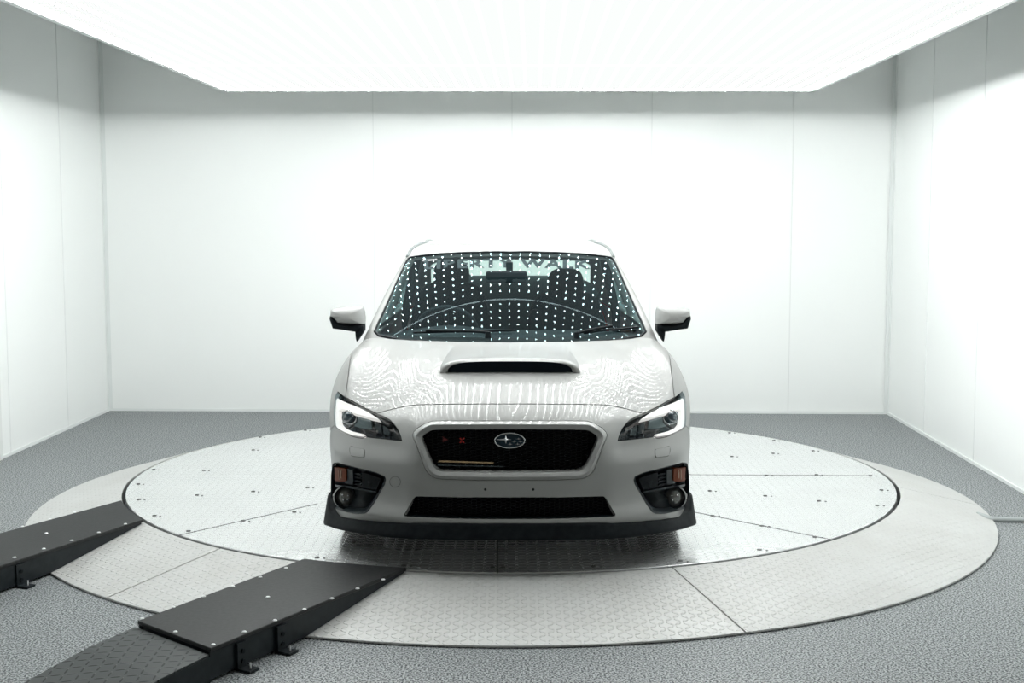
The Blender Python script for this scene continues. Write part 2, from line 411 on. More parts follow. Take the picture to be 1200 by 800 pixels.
ramp(nq, None, 'near black plywood ramp platform at the bottom, beside the dark tread incline', [(166.6,724.4),(203,711),(238.6,698.6),(272.8,686.6),(305,675.8),(335.2,665.3),(205.6,740),(250,755),(286.3,740),(322.3,726.5),(356.8,713.6),(389,701),(419,689.3),(449,678.8),(314,699.2)], None)
ramp([fA, fB, fq[2], fq[3]], None, 'far black plywood ramp platform at the left edge of the picture', [(17,653),(51.3,642.7),(84,633),(115.8,623.6),(147,613.7),(54.3,624.5),(26.5,616.7),(58.5,608),(87.4,600),(116,592)], None)
def incline(A, Bp, ax, label, part):
    A = np.array(A[:2]); Bp = np.array(Bp[:2]); ax = np.array(ax)/np.linalg.norm(ax); Ln = .95
    r = empty('ramp_incline', (0, 0, 0), label, 'ramp')
    g = -ax*.012; a0, b0 = A+g, Bp+g; a1, b1 = a0-ax*Ln, b0-ax*Ln
    z1, z0 = ZT-.022, .012
    mid = .25
    am, bm_ = a0-ax*mid, b0-ax*mid
    V = []
    for (p, q, z) in ((a0, b0, z1), (am, bm_, z1-.012), (a1, b1, z0)): V += [(*p, z), (*q, z), (*q, z-.006), (*p, z-.006)]
    F = [(0, 1, 2, 3), (11, 10, 9, 8)]
    for j in (0, 4):
        for q in range(4): F.append((j+q, j+(q+1) % 4, j+4+(q+1) % 4, j+4+q))
    B().add(V, F).make('tread_sheet', M_dtread, r)
    for (p0, p1, pm) in ((a0, a1, am), (b0, b1, bm_)):
        n = np.array([-ax[1], ax[0]])*.005
        V = []
        for (p, z) in ((p0, z1-.007), (pm, z1-.019), (p1, z0-.004)):
            V += [(*(p+n), .002), (*(p-n), .002), (*(p-n), z), (*(p+n), z)]
        B().add(V, F).make('side_beam', M_blacksteel, r)
incline(nq[0], nq[1], (nq[2]-nq[1])[:2]*.5+(nq[3]-nq[0])[:2]*.5, 'dark chequer plate incline in the bottom left corner leading up to the near platform', None)

# pipe running from the ring to the right wall
pp = [at_z(1146, 602, .02), at_z(1155, 605, .02), at_z(1166, 608, .016), at_z(1200, 609, .016)]
pp.append(np.array([3.2, pp[-1][1]-.01, .016]))
ho = B().tube(catmull(pp, 4), .014, 8).make('floor_pipe', M_hose, smooth=True)
ho['label'] = 'thin grey pipe lying on the floor from the ring to the right wall'; ho['category'] = 'pipe'

# ------------------------------------------------------------------ the car: body surface functions (local: nose at y=0, ground z=0)
CX, CY = -.010, 5.9
car = empty('car', (CX, CY, ZD), 'white pearl four-door sedan facing the camera on the turntable', 'car')
CAML = np.array([-CX, -CY, 1.73-ZD])
def interp(x, xs, ys):
    """smooth (Catmull-Rom / PCHIP-like) 1-D interpolation"""
    x = np.asarray(x, float); xs = np.array(xs, float); ys = np.array(ys, float)
    h = np.diff(xs); dl = np.diff(ys)/h; m = np.zeros(len(xs)); m[0] = dl[0]; m[-1] = dl[-1]
    m[1:-1] = (dl[:-1]*h[1:]+dl[1:]*h[:-1])/(h[:-1]+h[1:])
    i = np.clip(np.searchsorted(xs, x)-1, 0, len(h)-1); t = (x-xs[i])/h[i]
    out = ys[i]*(1+2*t)*(1-t)**2+h[i]*m[i]*t*(1-t)**2+ys[i+1]*t*t*(3-2*t)+h[i]*m[i+1]*t*t*(t-1)
    out = np.where(x < xs[0], ys[0]+m[0]*(x-xs[0]), out); return np.where(x > xs[-1], ys[-1]+m[-1]*(x-xs[-1]), out)
def smax(a, b, k): h_ = np.maximum(k-np.abs(a-b), 0)/k; return np.maximum(a, b)+h_**3*k/6
def sstep(x, a, b): t = np.clip((x-a)/(b-a), 0, 1); return t*t*(3-2*t)
def gauss(x, c, s): return np.exp(-((x-c)/s)**2)
def Ffront(x, z):
    ax = np.abs(x)
    plan = interp(ax, [0, .25, .45, .62, .75, .84, .90, .96], [0, .02, .075, .165, .275, .40, .54, .75])
    prof = interp(z, [.0, .18, .24, .30, .36, .45, .55, .64, .71, .76, .80], [.05, .035, -.005, .02, .022, .008, .0, .004, .03, .085, .16])
    # cheeks: the surface steps back between grille and lamps
    f = plan+prof
    f = f+.028*gauss(ax, .58, .10)*gauss(z, .60, .10)          # hollow beside the grille
    f = f+.034*sstep(z, .485, .575)*sstep(ax, .42, .53)        # shelf under the lamps
    f = f+.018*gauss(ax, .72, .13)*gauss(z, .33, .10)          # fog lamp zone set back
    f = f-.012*gauss(ax, .47, .05)*gauss(z, .30, .12)          # blade between intake and fog lamp
    return f
def Htop(x, y):
    ax = np.abs(x)
    h = interp(y, [-.2, .05, .2, .4, .6, .8, 1.0, 1.15, 1.3, 1.6, 3.8, 4.0, 4.6], [.66, .733, .772, .822, .864, .900, .931, .952, .968, .985, 1.02, 1.06, 1.045])
    a = interp(y, [.0, .35, .6, .8, 1.0, 1.2, 1.4, 3.8, 4.5], [.34, .26, .155, .095, .06, .03, .01, .01, .03])
    d = a*(ax/.84)**2.6
    h = h-d
    h = h+.010*gauss(ax, .52, .09)*sstep(y, .25, .6)*(1-sstep(y, .95, 1.2))   # raised hood flanks
    h = h+.030*gauss(ax, .83, .10)*gauss(y, 1.0, .38)          # fender crown over the wheel
    return h-.006*(1-sstep(ax, .31, .40))*sstep(y, .36, .60)*(1-sstep(y, .62, .72))
def Wside(y, z):
    w_ = .900-.55*np.maximum(z-.62, 0)**2-.35*np.maximum(.35-z, 0)**2
    w_ = w_+.042*gauss(y, .98, .36)*sstep(z, .15, .5)+.03*gauss(y, 3.60, .45)*sstep(z, .2, .5)
    w_ = w_-.05*sstep(y, 3.9, 4.7)+.006*gauss(z, .70, .05)*sstep(y, 1.3, 1.8)
    return w_
def Brear(x, z):
    return 4.58-.22*(np.abs(x)/.9)**3-.10*np.maximum(z-.7, 0)-.1*np.maximum(.4-z, 0)
def g_body(P):
    x, y, z = P[..., 0], P[..., 1], P[..., 2]
    g = smax(Ffront(x, z)-y, z-Htop(x, y), .18)
    g = smax(g, np.abs(x)-Wside(y, z), .20)
    return smax(g, y-Brear(x, z), .2)
def Wscreen(x, z): return (1.205+1.86*(z-.955)+.195*(z-.955)**2)+.40*x*x
def g_cab(P):
    x, y, z = P[..., 0], P[..., 1], P[..., 2]; ax = np.abs(x)
    f = Wscreen(x, z)-y
    s = ax-(.835-.36*(z-.95)-.14*np.maximum(z-.95, 0)**2-.035*np.maximum(y-2.6, 0)**2-.012*np.maximum(1.9-y, 0))
    r = z-(1.492-.125*(y-2.70)**2-.02*(ax/.6)**4)
    b = y-(4.08-(z-1.06)*1.75-.15*x*x)
    return smax(smax(smax(f*.5, s, .06), r, .05), b*.5, .08)
def march(g, px, py, off=0.0):
    """first hit of the camera ray through a picture point with surface g=0 (in car space)"""
    d = rayw(px, py); t = np.arange(5.4, 11.0, .004); P = CAML+t[:, None]*d; v = g(P)-off
    i = np.argmax(v < 0)
    if not (v < 0).any(): i = int(np.argmin(v)); return P[i]
    a, b = t[max(i-1, 0)], t[i]
    for _ in range(25):
        m_ = (a+b)/2
        if g(CAML+m_*d)-off < 0: b = m_
        else: a = m_
    return CAML+b*d
def pxy(L_, g=None, off=0.0):
    """left-half picture outline -> points on the surface"""
    return [march(g or g_body, a, b, off) for a, b in L_]
def mir(P): return [np.array([-p[0], p[1], p[2]]) for p in P]
def normal(g, P):
    e = 1e-4; P = np.atleast_2d(P)
    n = np.stack([(g(P+np.eye(3)[i]*e)-g(P-np.eye(3)[i]*e))/(2*e) for i in range(3)], -1)
    return n/np.linalg.norm(n, axis=-1, keepdims=True)
class Sph:
    """stereographic chart of directions around centre c"""
    def __init__(s, g, c, d0, lim=4.0):
        s.g = g; s.c = np.array(c, float); d = np.array(d0, float); s.d = d/np.linalg.norm(d)
        e1 = np.cross(s.d, (0, 0, 1.0)) if abs(s.d[2]) < .99 else np.array([1.0, 0, 0]); e1 /= np.linalg.norm(e1)
        s.e1 = e1; s.e2 = np.cross(e1, s.d); s.lim = lim
    def to(s, P):
        d = np.atleast_2d(P)-s.c; d = d/np.linalg.norm(d, axis=1, keepdims=True)
        a = d@s.d; return np.stack([2*(d@s.e1)/(1+a), 2*(d@s.e2)/(1+a)], 1)
    def out(s, uv, off=0.0):
        uv = np.atleast_2d(uv); r2 = (uv**2).sum(1); a = (4-r2)/(4+r2); k_ = (1+a)/2
        d = a[:, None]*s.d+k_[:, None]*(uv[:, :1]*s.e1+uv[:, 1:]*s.e2)
        lo = np.zeros(len(uv)); hi = np.full(len(uv), s.lim)
        for _ in range(34):
            m_ = (lo+hi)/2; v = s.g(s.c+m_[:, None]*d) < 0; lo = np.where(v, m_, lo); hi = np.where(v, hi, m_)
        P = s.c+lo[:, None]*d
        if np.isscalar(off) and off == 0: return P
        return P+normal(s.g, P)*(off if np.isscalar(off) else np.asarray(off)[:, None])
def pip(pts, poly):
    x, y = pts[:, 0], pts[:, 1]; ins = np.zeros(len(pts), bool); n = len(poly)
    for i in range(n):
        x1, y1 = poly[i]; x2, y2 = poly[i-1]
        c = ((y1 > y) != (y2 > y)) & (x < (x2-x1)*(y-y1)/((y2-y1) or 1e-12)+x1); ins ^= c
    return ins
def densify(poly, h):
    out = []
    for i in range(len(poly)):
        a, b = poly[i], poly[(i+1) % len(poly)]; n = max(1, int(math.ceil(np.linalg.norm(b-a)/h)))
        out += [a+(b-a)*k_/n for k_ in range(n)]
    return np.array(out)
def area2(p): return .5*np.sum(p[:, 0]*np.roll(p[:, 1], -1)-p[:, 1]*np.roll(p[:, 0], -1))
def inset(poly, d):
    if d == 0: return poly
    s_ = 1 if area2(poly) > 0 else -1
    a = np.roll(poly, 1, 0); b = np.roll(poly, -1, 0)
    t1 = poly-a; t2 = b-poly; t1 /= np.linalg.norm(t1, axis=1, keepdims=True)+1e-9; t2 /= np.linalg.norm(t2, axis=1, keepdims=True)+1e-9
    n1 = np.stack([-t1[:, 1], t1[:, 0]], 1)*s_; n2 = np.stack([-t2[:, 1], t2[:, 0]], 1)*s_
    n = n1+n2; l = np.linalg.norm(n, axis=1, keepdims=True)+1e-9; n /= l
    c = np.clip((n*n1).sum(1, keepdims=True), .5, 1); return poly+n*d/c
def dens3(P, h=.03, closed=True):
    P = [np.array(p, float) for p in P]; out = []; n = len(P)
    for i in range(n if closed else n-1):
        a, b = P[i], P[(i+1) % n]; k_ = max(1, int(math.ceil(np.linalg.norm(b-a)/h)))
        out += [a+(b-a)*j/k_ for j in range(k_)]
    return np.array(out)
def clean(poly, eps=.0015):
    out = [poly[0]]
    for p in poly[1:]:
        if np.linalg.norm(p-out[-1]) > eps: out.append(p)
    if np.linalg.norm(out[0]-out[-1]) < eps: out.pop()
    return np.array(out)
def panel(name, m, chart, outline, holes=(), gap=.003, hgap=0.0, th=.02, h=.022, off=0.0, parent=None, thdir=None, smooth=True):
    ob = inset(clean(chart.to(dens3(outline))), gap); ob = densify(ob, h)
    hs = [densify(inset(clean(chart.to(dens3(hh))), -hgap), h) for hh in holes]
    lo, hi = ob.min(0), ob.max(0); hx = h; gx, gy = np.meshgrid(np.arange(lo[0], hi[0], hx), np.arange(lo[1], hi[1], hx*.866))
    gx = gx+(np.arange(gx.shape[0]) % 2)[:, None]*hx*.5
    G = np.stack([gx.ravel(), gy.ravel()], 1); G = G[pip(G, ob)]
    for q in hs: G = G[~pip(G, q)]
    bd = np.vstack([ob]+hs)
    keep = np.ones(len(G), bool)
    for i in range(0, len(G), 2000):
        d = np.sqrt(((G[i:i+2000, None, :]-bd[None])**2).sum(-1)).min(1); keep[i:i+2000] = d > h*.45
    G = G[keep]; V = np.vstack([bd, G]); E_ = []; n = 0
    for q in [ob]+hs:
        E_ += [(n+i, n+(i+1) % len(q)) for i in range(len(q))]; n += len(q)
    r = geometry.delaunay_2d_cdt([Vector(v) for v in V], E_, [], 0, 1e-6)
    v2 = np.array([tuple(v) for v in r[0]]); F = np.array([f for f in r[2] if len(f) == 3])
    c = v2[F].mean(1); ok = pip(c, ob)
    for q in hs: ok &= ~pip(c, q)
    F = F[ok]
    P = chart.out(v2, off)
    # orient outward
    a_ = np.cross(P[F[:, 1]]-P[F[:, 0]], P[F[:, 2]]-P[F[:, 0]]); o_ = ((P[F].mean(1)-chart.c)*a_).sum(1) < 0
    F[o_] = F[o_][:, ::-1]
    used = np.unique(F); mp = -np.ones(len(P), int); mp[used] = np.arange(len(used)); P = P[used]; F = mp[F]
    V = [tuple(p) for p in P]; Fs = [tuple(f) for f in F]; smf = [smooth]*len(Fs)
    if th:
        cnt = {}
        for f in Fs:
            for i in range(3):
                a, b = f[i], f[(i+1) % 3]; cnt[(a, b)] = cnt.get((a, b), 0)+1
        be = [(a, b) for (a, b) in cnt if (b, a) not in cnt]
        ids = sorted({i for e in be for i in e}); bid = {i: len(V)+j for j, i in enumerate(ids)}
        Pb = P[ids]
        nn = normal(chart.g, Pb) if thdir is None else -np.array(thdir, float)[None]/np.linalg.norm(thdir)
        V += [tuple(p) for p in Pb]; iid = {i: len(V)+j for j, i in enumerate(ids)}
        V += [tuple(p) for p in (Pb-nn*th)]
        for a, b in be: Fs.append((bid[b], bid[a], iid[a], iid[b])); smf.append(True)
    o = mesh(name, V, Fs, m, parent or car)
    o.data.polygons.foreach_set('use_smooth', smf)
    nv = len(P); nrm_ = np.zeros((len(V), 3)); nrm_[:nv] = normal(chart.g, P)
    o.data.normals_split_custom_set_from_vertices([tuple(q) for q in nrm_])
    return o
def loop_bevel(name, m, rings, parent, closed=True, cap=None):
    """skin over a list of equal-length 3-D loops"""
    n = len(rings[0]); V = [p for r in rings for p in r]; F = []
    for j in range(len(rings)-1):
        for i in range(n if closed else n-1): F.append((j*n+i, j*n+(i+1) % n, (j+1)*n+(i+1) % n, (j+1)*n+i))
    if cap == 'last': F.append(tuple(range((len(rings)-1)*n, len(rings)*n)))
    if cap == 'first' : F.append(tuple(range(n))[::-1])
    if cap == 'both': F += [tuple(range(n))[::-1], tuple(range((len(rings)-1)*n, len(rings)*n))]
    return recalc(mesh(name, V, F, m, parent, smooth=True))

CF = Sph(g_body, (0, 1.0, .48), (0, -.8, .6))          # front clip chart
# picture outlines of the left half (symmetric about column 597.5)
HL = [(395.9,458.5),(399,461.5),(404.5,465.3),(412,469.5),(420.2,474.3),(429,479),(438.6,483.5),(445,486),(451,488.5),(457,492),(462,497),(465.5,502),(468,507),(470,512),(471,516.5),(460,515.3),(447,513.8),(437,512.8),(429.4,511.8),(425,513.4),(421,513),(413,511.3),(405,508),(399,505),(394,502),(392,499),(391.2,490),(391.2,480),(391.8,472),(392.8,464)]
HOODF = [(441,484.6),(452,481.4),(463,478.6),(475,476),(488,474.4),(505,474),(550,473.6),(597.5,473.4)]
HSIDE = [(404.8,465.2),(405.6,458),(407,448),(408.2,438),(409.5,428),(411,418),(413.3,407),(416,398.5),(417.5,396)]
FOG = [(389.3,545),(390,543),(392,542.2),(396,542),(404,544.2),(413.5,546.8),(423,549.3),(433.6,551.8),(441,554),(447.9,556.8),(451,558.8),(452,562),(450.8,567),(448,572),(445,577),(440,586),(436,592.5),(432,598),(429.5,600.5),(427,601.5),(420,601.8),(414,601.2),(408,600),(400,598),(393.5,595.8),(390,593.2),(388.2,590),(387.6,584),(387.6,570),(388,556)]
GO = [(597.5,503.2),(570,503.3),(545,503.4),(525,503.6),(510,503.9),(506.5,504.3),(503.5,505.4),(500.5,507.2),(497,509.6),(495.2,511.5),(494.4,514),(494.8,516.5),(496.2,520.5),(499.3,528),(502.5,535.5),(505,541),(507.5,545.8),(509.8,548.5),(512.8,550.8),(516,552),(520,552.6),(545,553.2),(570,553.6),(597.5,553.8)]
GS = [(597.5,493.3),(570,493.3),(545,493.3),(525,493.3),(511,493.4),(507,493.6),(503,494.6),(498,496.3),(489,502),(485,506),(483.7,509.5),(484.3,513),(486.5,517.5),(490,526),(493.7,536.5),(496.4,544.5),(499,550.3),(501.5,553.8),(505.5,557.2),(511,560),(520,561.2),(545,562),(570,562.3),(597.5,562.5)]
LI = [(597.5,583.2),(560,583),(520,582.6),(487.5,582),(485.5,584),(479.8,593),(474.2,602.2),(474.5,604),(480,604.7),(500,605.6),(540,606.8),(597.5,607.4)]
def full(L_, g=g_body):  # half outline that starts and ends on the centreline -> closed symmetric outline
    P = pxy(L_, g); return P+mir(P[1:-1])[::-1]
hl = pxy(HL); hoodf = pxy(HOODF); hside = pxy(HSIDE)
# hood
def side_mirror_join(Lp): return Lp+mir(Lp[:-1])[::-1]
wi = next(i for i, q in enumerate(HL) if q == (438.6,483.5))
hl_top = hl[2:wi+1]      # along lamp from hood corner to the hood front corner
cowl_l = [np.array([-.80, 1.40, .97]), np.array([-.72, 1.36, .97]), np.array([-.55, 1.285, .97]), np.array([-.3, 1.22, .97]), np.array([0, 1.195, .97])]
half = hside[::-1][0:]            # cowl corner -> headlight corner
hood_half = [cowl_l[4], cowl_l[3], cowl_l[2], cowl_l[1], cowl_l[0]]+half+hl_top+hoodf
hood_out = hood_half+mir(hood_half[1:-1])[::-1]
hood = panel('hood', M_paint, CF, hood_out, gap=.0045)
# bumper: hood edge, lamp underside, split line to wheel arch, arch, bottom
arch_c, arch_r = np.array([.955, .335]), .365
def archp(a): return np.array([-.93, arch_c[0]-arch_r*math.cos(a), arch_c[1]+arch_r*math.sin(a)])
split = [archp(.62)]
bot = [np.array([-.9, .60, .195]), np.array([-.89, .5, .19])]+pxy([(392,602),(400,605.5),(415,608.5),(430,611),(450,613.3),(470,614.2),(500,614.5),(550,615),(597.5,615.3)])
lamp_low = hl[wi:26]                 # inner part, tip, underside up to outer low corner
bump_half = hoodf[::-1]+lamp_low[1:]+[np.array([-.93, .63, .57])]+split+[archp(.3), archp(.0), archp(-.3)]+bot
bump_out = bump_half+mir(bump_half[1:-1])[::-1]
g_open = full(GS); l_open = full(LI); fog = pxy(FOG)
bumper = panel('front_bumper', M_paint, CF, bump_out, holes=[g_open, l_open, fog, mir(fog)], gap=.002, hgap=.0028, h=.018)
# fenders
CFs = CF
fend = hside[::-1]+hl[:2][::-1]+hl[26:][::-1]+[hl[25], np.array([-.93, .63, .575]), archp(.66)]+[archp(a) for a in np.linspace(.8, 3.2, 14)]+[np.array([-.9, 1.36, .2]), np.array([-.9, 1.46, .2]), np.array([-.9, 1.50, .5]), np.array([-.89, 1.53, .8]), np.array([-.84, 1.50, .96]), np.array([-.81, 1.42, .965])]
panel('fender', M_paint, CF, fend, gap=.002, h=.02); panel('fender', M_paint, CF, mir(fend), gap=.002, h=.02)

# ---- headlights
HIN = Sph(lambda P: g_body(P)+.012, (0, 1.0, .48), (0, -.8, .6))
DRL = [(397,466.8),(405,471),(420,476.8),(433.6,483.5),(445.3,491.5),(430,487.9),(416.9,484.3),(405,480.2),(399,479.2),(397.4,481),(397.3,488),(398,496),(401.8,500),(413.5,505.3),(427.7,508.8),(425.5,510.9),(413.5,509.5),(401,504.4),(394.4,499.6),(393,488),(393.4,472),(394.6,468)]
for sd in (1, -1):
    MM = (lambda P: [np.array(p) for p in P]) if sd == 1 else mir
    hd = empty('headlight'); hd.parent = car
    o = MM(hl); cen = np.mean(o, 0)
    nrm = normal(g_body, np.array(o))
    o_s = [p+(cen-p)*.012 for p in o]
    rings = [o_s, [p+np.array([0, .035, 0])+(cen-p)*.04 for p in o], [p+np.array([0, .10, 0])+(cen-p)*.12 for p in o]]
    loop_bevel('lamp_housing', M_gloss, [[p for p in r] for r in rings], hd, cap='last')
    panel('clear_cover', M_lens, CF, o, gap=.003, th=0, h=.03, parent=hd)
    drl3 = MM(pxy(DRL, lambda P: g_body(P)+.016)); panel('light_guide', M_drl, HIN, drl3, gap=0, th=.022, h=.012, parent=hd)
    pc = MM([march(lambda P: g_body(P)+.036, 409.3, 489.2)])[0]
    ax_ = np.array([0, -1, .02])
    b_ = B(); b_.lathe(pc+np.array([0, .012, 0]), [(.0385, -.006), (.0385, .004), (.036, .008), (.033, .004), (.0325, -.012)], ax_); b_.make('projector_ring', M_chrome, hd, True)
    R_ = .031; b_ = B(); b_.lathe(pc, [(R_*math.cos(a), .022*math.sin(a)) for a in np.linspace(0, 1.55, 9)], ax_); b_.make('projector_lens', M_projector, hd, True)
    rf = MM(pxy([(419,487.3),(434.5,490.5),(436.5,503.2),(424,501.5),(414.5,499.2),(418.8,494.5)], lambda P: g_body(P)+.035)); panel('reflector', M_reflector, Sph(lambda P: g_body(P)+.035, (0, 1.0, .48), (0, -.8, .6)), rf, gap=0, th=.01, h=.02, parent=hd)
    for q in ([(440,494.5),(446,497),(447,508),(440.5,506)], [(449,498),(455,502),(457,510.5),(450,509)]):
        rf = MM(pxy(q, lambda P: g_body(P)+.04)); panel('side_reflector', M_grey, Sph(lambda P: g_body(P)+.04, (0, 1.0, .48), (0, -.8, .6)), rf, gap=0, th=.012, h=.02, parent=hd)
    for q in ((442,505.3), (440,495.5), (461,503)):
        p = MM([march(lambda P: g_body(P)+.033, *q)])[0]; B().disc(p, .0055, .006, (0, -1, .3), 10).make('small_bulb', M_chrome, hd)

# ---- grille
gr = empty('grille'); gr.parent = car
go = full(GO); gs = full(GS)
rs = []
for t, off, dy in ((0, -.012, 0), (.02, .001, 0), (.08, .004, 0), (.60, .019, 0), (.66, .0175, .0), (.72, .010, .0), (.98, .002, .004), (1.0, -.002, .010), (1.0, -.004, .075)):
    ring = []
    for a, b in zip(gs, go):
        p = a+(b-a)*t; n = normal(g_body, p)[0]; ring.append(p+n*off+np.array([0, dy, 0]))
    rs.append(ring)
o = loop_bevel('grille_surround', M_paint, rs, gr); md = o.modifiers.new('es', 'EDGE_SPLIT'); md.split_angle = math.radians(24)
def honey(name, poly, yf, cell, parent, m, yoff):
    """hexagonal mesh strands filling a picture outline on a gently curved plane"""
    P = np.array([[p[0], p[2]] for p in poly]); lo, hi = P.min(0), P.max(0); bb = B(); seen = set()
    sx_, sz_ = cell*1.5, cell*.5
    cx = np.arange(lo[0]-cell, hi[0]+cell, sx_)
    for i, x in enumerate(cx):
        z = lo[1]-cell+(i % 2)*sz_*.87
        while z < hi[1]+cell:
            hx = [(x+cell*math.cos(a), z+cell*.5*math.sin(a)*1.0) for a in np.arange(6)*math.pi/3]
            for j in range(6):
                a, b = hx[j], hx[(j+1) % 6]; key = (round((a[0]+b[0])*2000), round((a[1]+b[1])*2000))
                if key in seen: continue
                seen.add(key)
                if not pip(np.array([[(a[0]+b[0])/2, (a[1]+b[1])/2]]), P)[0]: continue
                d = np.array([b[0]-a[0], b[1]-a[1]]); d /= np.linalg.norm(d); n = np.array([-d[1], d[0]])*.0016
                ya, yb = yf(a[0])+yoff, yf(b[0])+yoff
                V = []
                for (q, yy) in ((a, ya), (b, yb)):
                    for s_ in (-1, 1):
                        for dy in (0, .012): V.append((q[0]+n[0]*s_, yy+dy, q[1]+n[1]*s_))
                bb.add(V, [(0, 1, 3, 2), (4, 6, 7, 5), (0, 4, 5, 1), (2, 3, 7, 6), (0, 2, 6, 4)])
            z += cell*.866
    return bb.make(name, m, parent)
yfun = lambda x: float(interp(abs(x), [0, .25, .45, .62], [.0, .02, .075, .165]))
honey('mesh_insert', go, yfun, .017, gr, M_mesh, .062)
def backplate(name, poly, yoff, parent, m=M_void):
    V = [(p[0], yfun(p[0])+yoff, p[2]) for p in poly]; n = len(V); V2 = [(a, b+.02, c) for a, b, c in V]
    mesh(name, V+V2, [tuple(range(n)), tuple(range(n, 2*n))[::-1]]+[(i, (i+1) % n, n+(i+1) % n, n+i) for i in range(n)], m, parent)
backplate('backing', go, .10, gr)
def atp(px, py, yl): d = rayw(px, py); return CAML+d*((yl-CAML[1])/d[1])
def bar(name, p1, p2, hpx, yl, m, parent, th=.008):
    a, b = atp(*p1, yl), atp(*p2, yl); hh = hpx/1540*5.95/2
    V = [(q[0], q[1]+dy, q[2]+s_*hh) for q in (a, b) for s_ in (-1, 1) for dy in (0, th)]
    return recalc(mesh(name, V, [(0, 1, 3, 2), (4, 6, 7, 5), (0, 4, 5, 1), (2, 3, 7, 6), (0, 2, 6, 4), (1, 5, 7, 3)], m, parent))
o = bar('gold_gleam_strip', (514, 540.3), (578.5, 542.3), 1.7, .054, M_gold, gr); o['label'] = 'pale gold gleam low in the grille, built as a strip'  # gleam put into the colour of a modelled strip
bar('dim_gleam_strip', (513, 544.8), (590, 546.6), 1.0, .054, M_reflector, gr)  # fainter gleam below it, likewise modelled as a strip
def xmark(cx, cy, r, m, name, arms):
    bb = B(); d = rayw(cx, cy); c = atp(cx, cy, .052); rr = r/1540*5.95
    for a in arms:
        ca, sa = math.cos(a), math.sin(a); R = np.array([[ca, 0, -sa], [0, 1, 0], [sa, 0, ca]])
        bb.box(c, (rr*2, .006, rr*.42), R)
    return bb.make(name, m, gr)
o = xmark(541.5, 515.8, 4.0, M_red, 'badge_letter', (.85, -.85)); o['label'] = 'small red cross-shaped letter badge'
cc = atp(521.5, 514.8, .052); u_ = 3.4/1540*5.95
o = B().prism([(0, 0)]*3, 0, 0) if False else None
V = [(cc[0]-u_*.8, cc[1], cc[2]+u_), (cc[0]-u_*.8, cc[1], cc[2]-u_), (cc[0]+u_, cc[1], cc[2])]; V += [(a, b+.005, c) for a, b, c in V]
recalc(mesh('badge_letter', V, [(0, 1, 2), (5, 4, 3), (0, 3, 4, 1), (1, 4, 5, 2), (2, 5, 3, 0)], mat('dark_red_badge', (.09, .01, .01), .4), gr))
# emblem
em = empty('emblem'); em.parent = gr; ec = atp(597.3, 516, .035); s_px = 1/1540*5.935
A_, B_ = 18.3*s_px, 9.3*s_px
def ell(a, b, y, n=64): return [np.array([ec[0]+a*math.cos(t), ec[1]+y, ec[2]+b*math.sin(t)]) for t in np.arange(n)*2*math.pi/n]
loop_bevel('badge_plate', M_emblem, [ell(A_, B_, .02), ell(A_, B_, .004), ell(A_*.93, B_*.88, .001)], em, cap='last')
B().tube(ell(A_*.97, B_*.95, 0), .0031, 8, True).make('chrome_rim', M_chrome, em, True)
def star(px, py, lw, rw, up_, dn, nm='star'):
    c = atp(px, py, ec[1]-.004); k = .24*min(up_, dn)
    P = []
    arms = [(rw, 0), (k, k), (0, up_), (-k, k), (-lw, 0), (-k, -k), (0, -dn), (k, -k)]
    V = [(c[0]+a*s_px, c[1]+.003, c[2]+b*s_px) for a, b in arms]+[(c[0], c[1]-.003, c[2]), (c[0], c[1]+.006, c[2])]
    F = [(i, (i+1) % 8, 8) for i in range(8)]+[((i+1) % 8, i, 9) for i in range(8)]
    return recalc(mesh(nm, V, F, M_star, em))
star(592.8, 515.0, 12.5, 6.5, 5.2, 5.2)
for q in ((607.8, 514.3, 3.8, 3.8, 2, 2), (602.5, 517.3, 3.6, 3.6, 2.1, 2.1), (609.8, 517.4, 3.4, 3.4, 2, 2), (597.8, 520.5, 3.8, 3.2, 2.5, 2.2), (606.4, 520.4, 3.4, 3.4, 2.1, 2)): star(*q)

# ---- lower intake
li = empty('lower_intake'); li.parent = car
rs = []; lc = np.mean(l_open, 0)
for t, dy in ((0, .0), (.004, .012), (.006, .09)):
    rs.append([p+(np.array([lc[0], p[1], lc[2]])-p)*t+np.array([0, dy, 0]) for p in l_open])
loop_bevel('intake_frame', M_black, rs, li)
honey('mesh_insert', l_open, yfun, .015, li, M_mesh, .055)
backplate('backing', l_open, .09, li)
# plate mounting holes, tow cover, washer covers
for q in (568.7, 624.8):
    p = march(g_body, q, 573.3); n = normal(g_body, p)[0]; B().disc(p-n*.001, .0062, .002, n, 14).make('mounting_hole', M_void, car)
def surf_line(name, L_, r, m, closed=True, mirror=False, offs=.0003):
    P = pxy(L_); P = mir(P) if mirror else P
    P = catmull(P, 4, closed)
    return B().tube([p+normal(g_body, p)[0]*offs for p in P], r, 6, closed).make(name, m, car, True)
surf_line('tow_hook_cover', [(463+6.3*math.cos(a), 564.3+6.3*math.sin(a)) for a in np.arange(12)*math.pi/6], .0013, M_seamd)
WC = [(410.5,523.2),(418,524.6),(426,526.2),(427.6,528),(427.3,533.5),(426,535.8),(419,535),(411.5,533.2)]
for mr_ in (False, True):
    surf_line('cover_seam', WC, .0014, M_seamd, True, mr_, .001)
    wcp = pxy(WC); wcp = mir(wcp) if mr_ else wcp
    panel('washer_cover', M_paint, CF, wcp, gap=0, th=.004, h=.02, off=.0035)

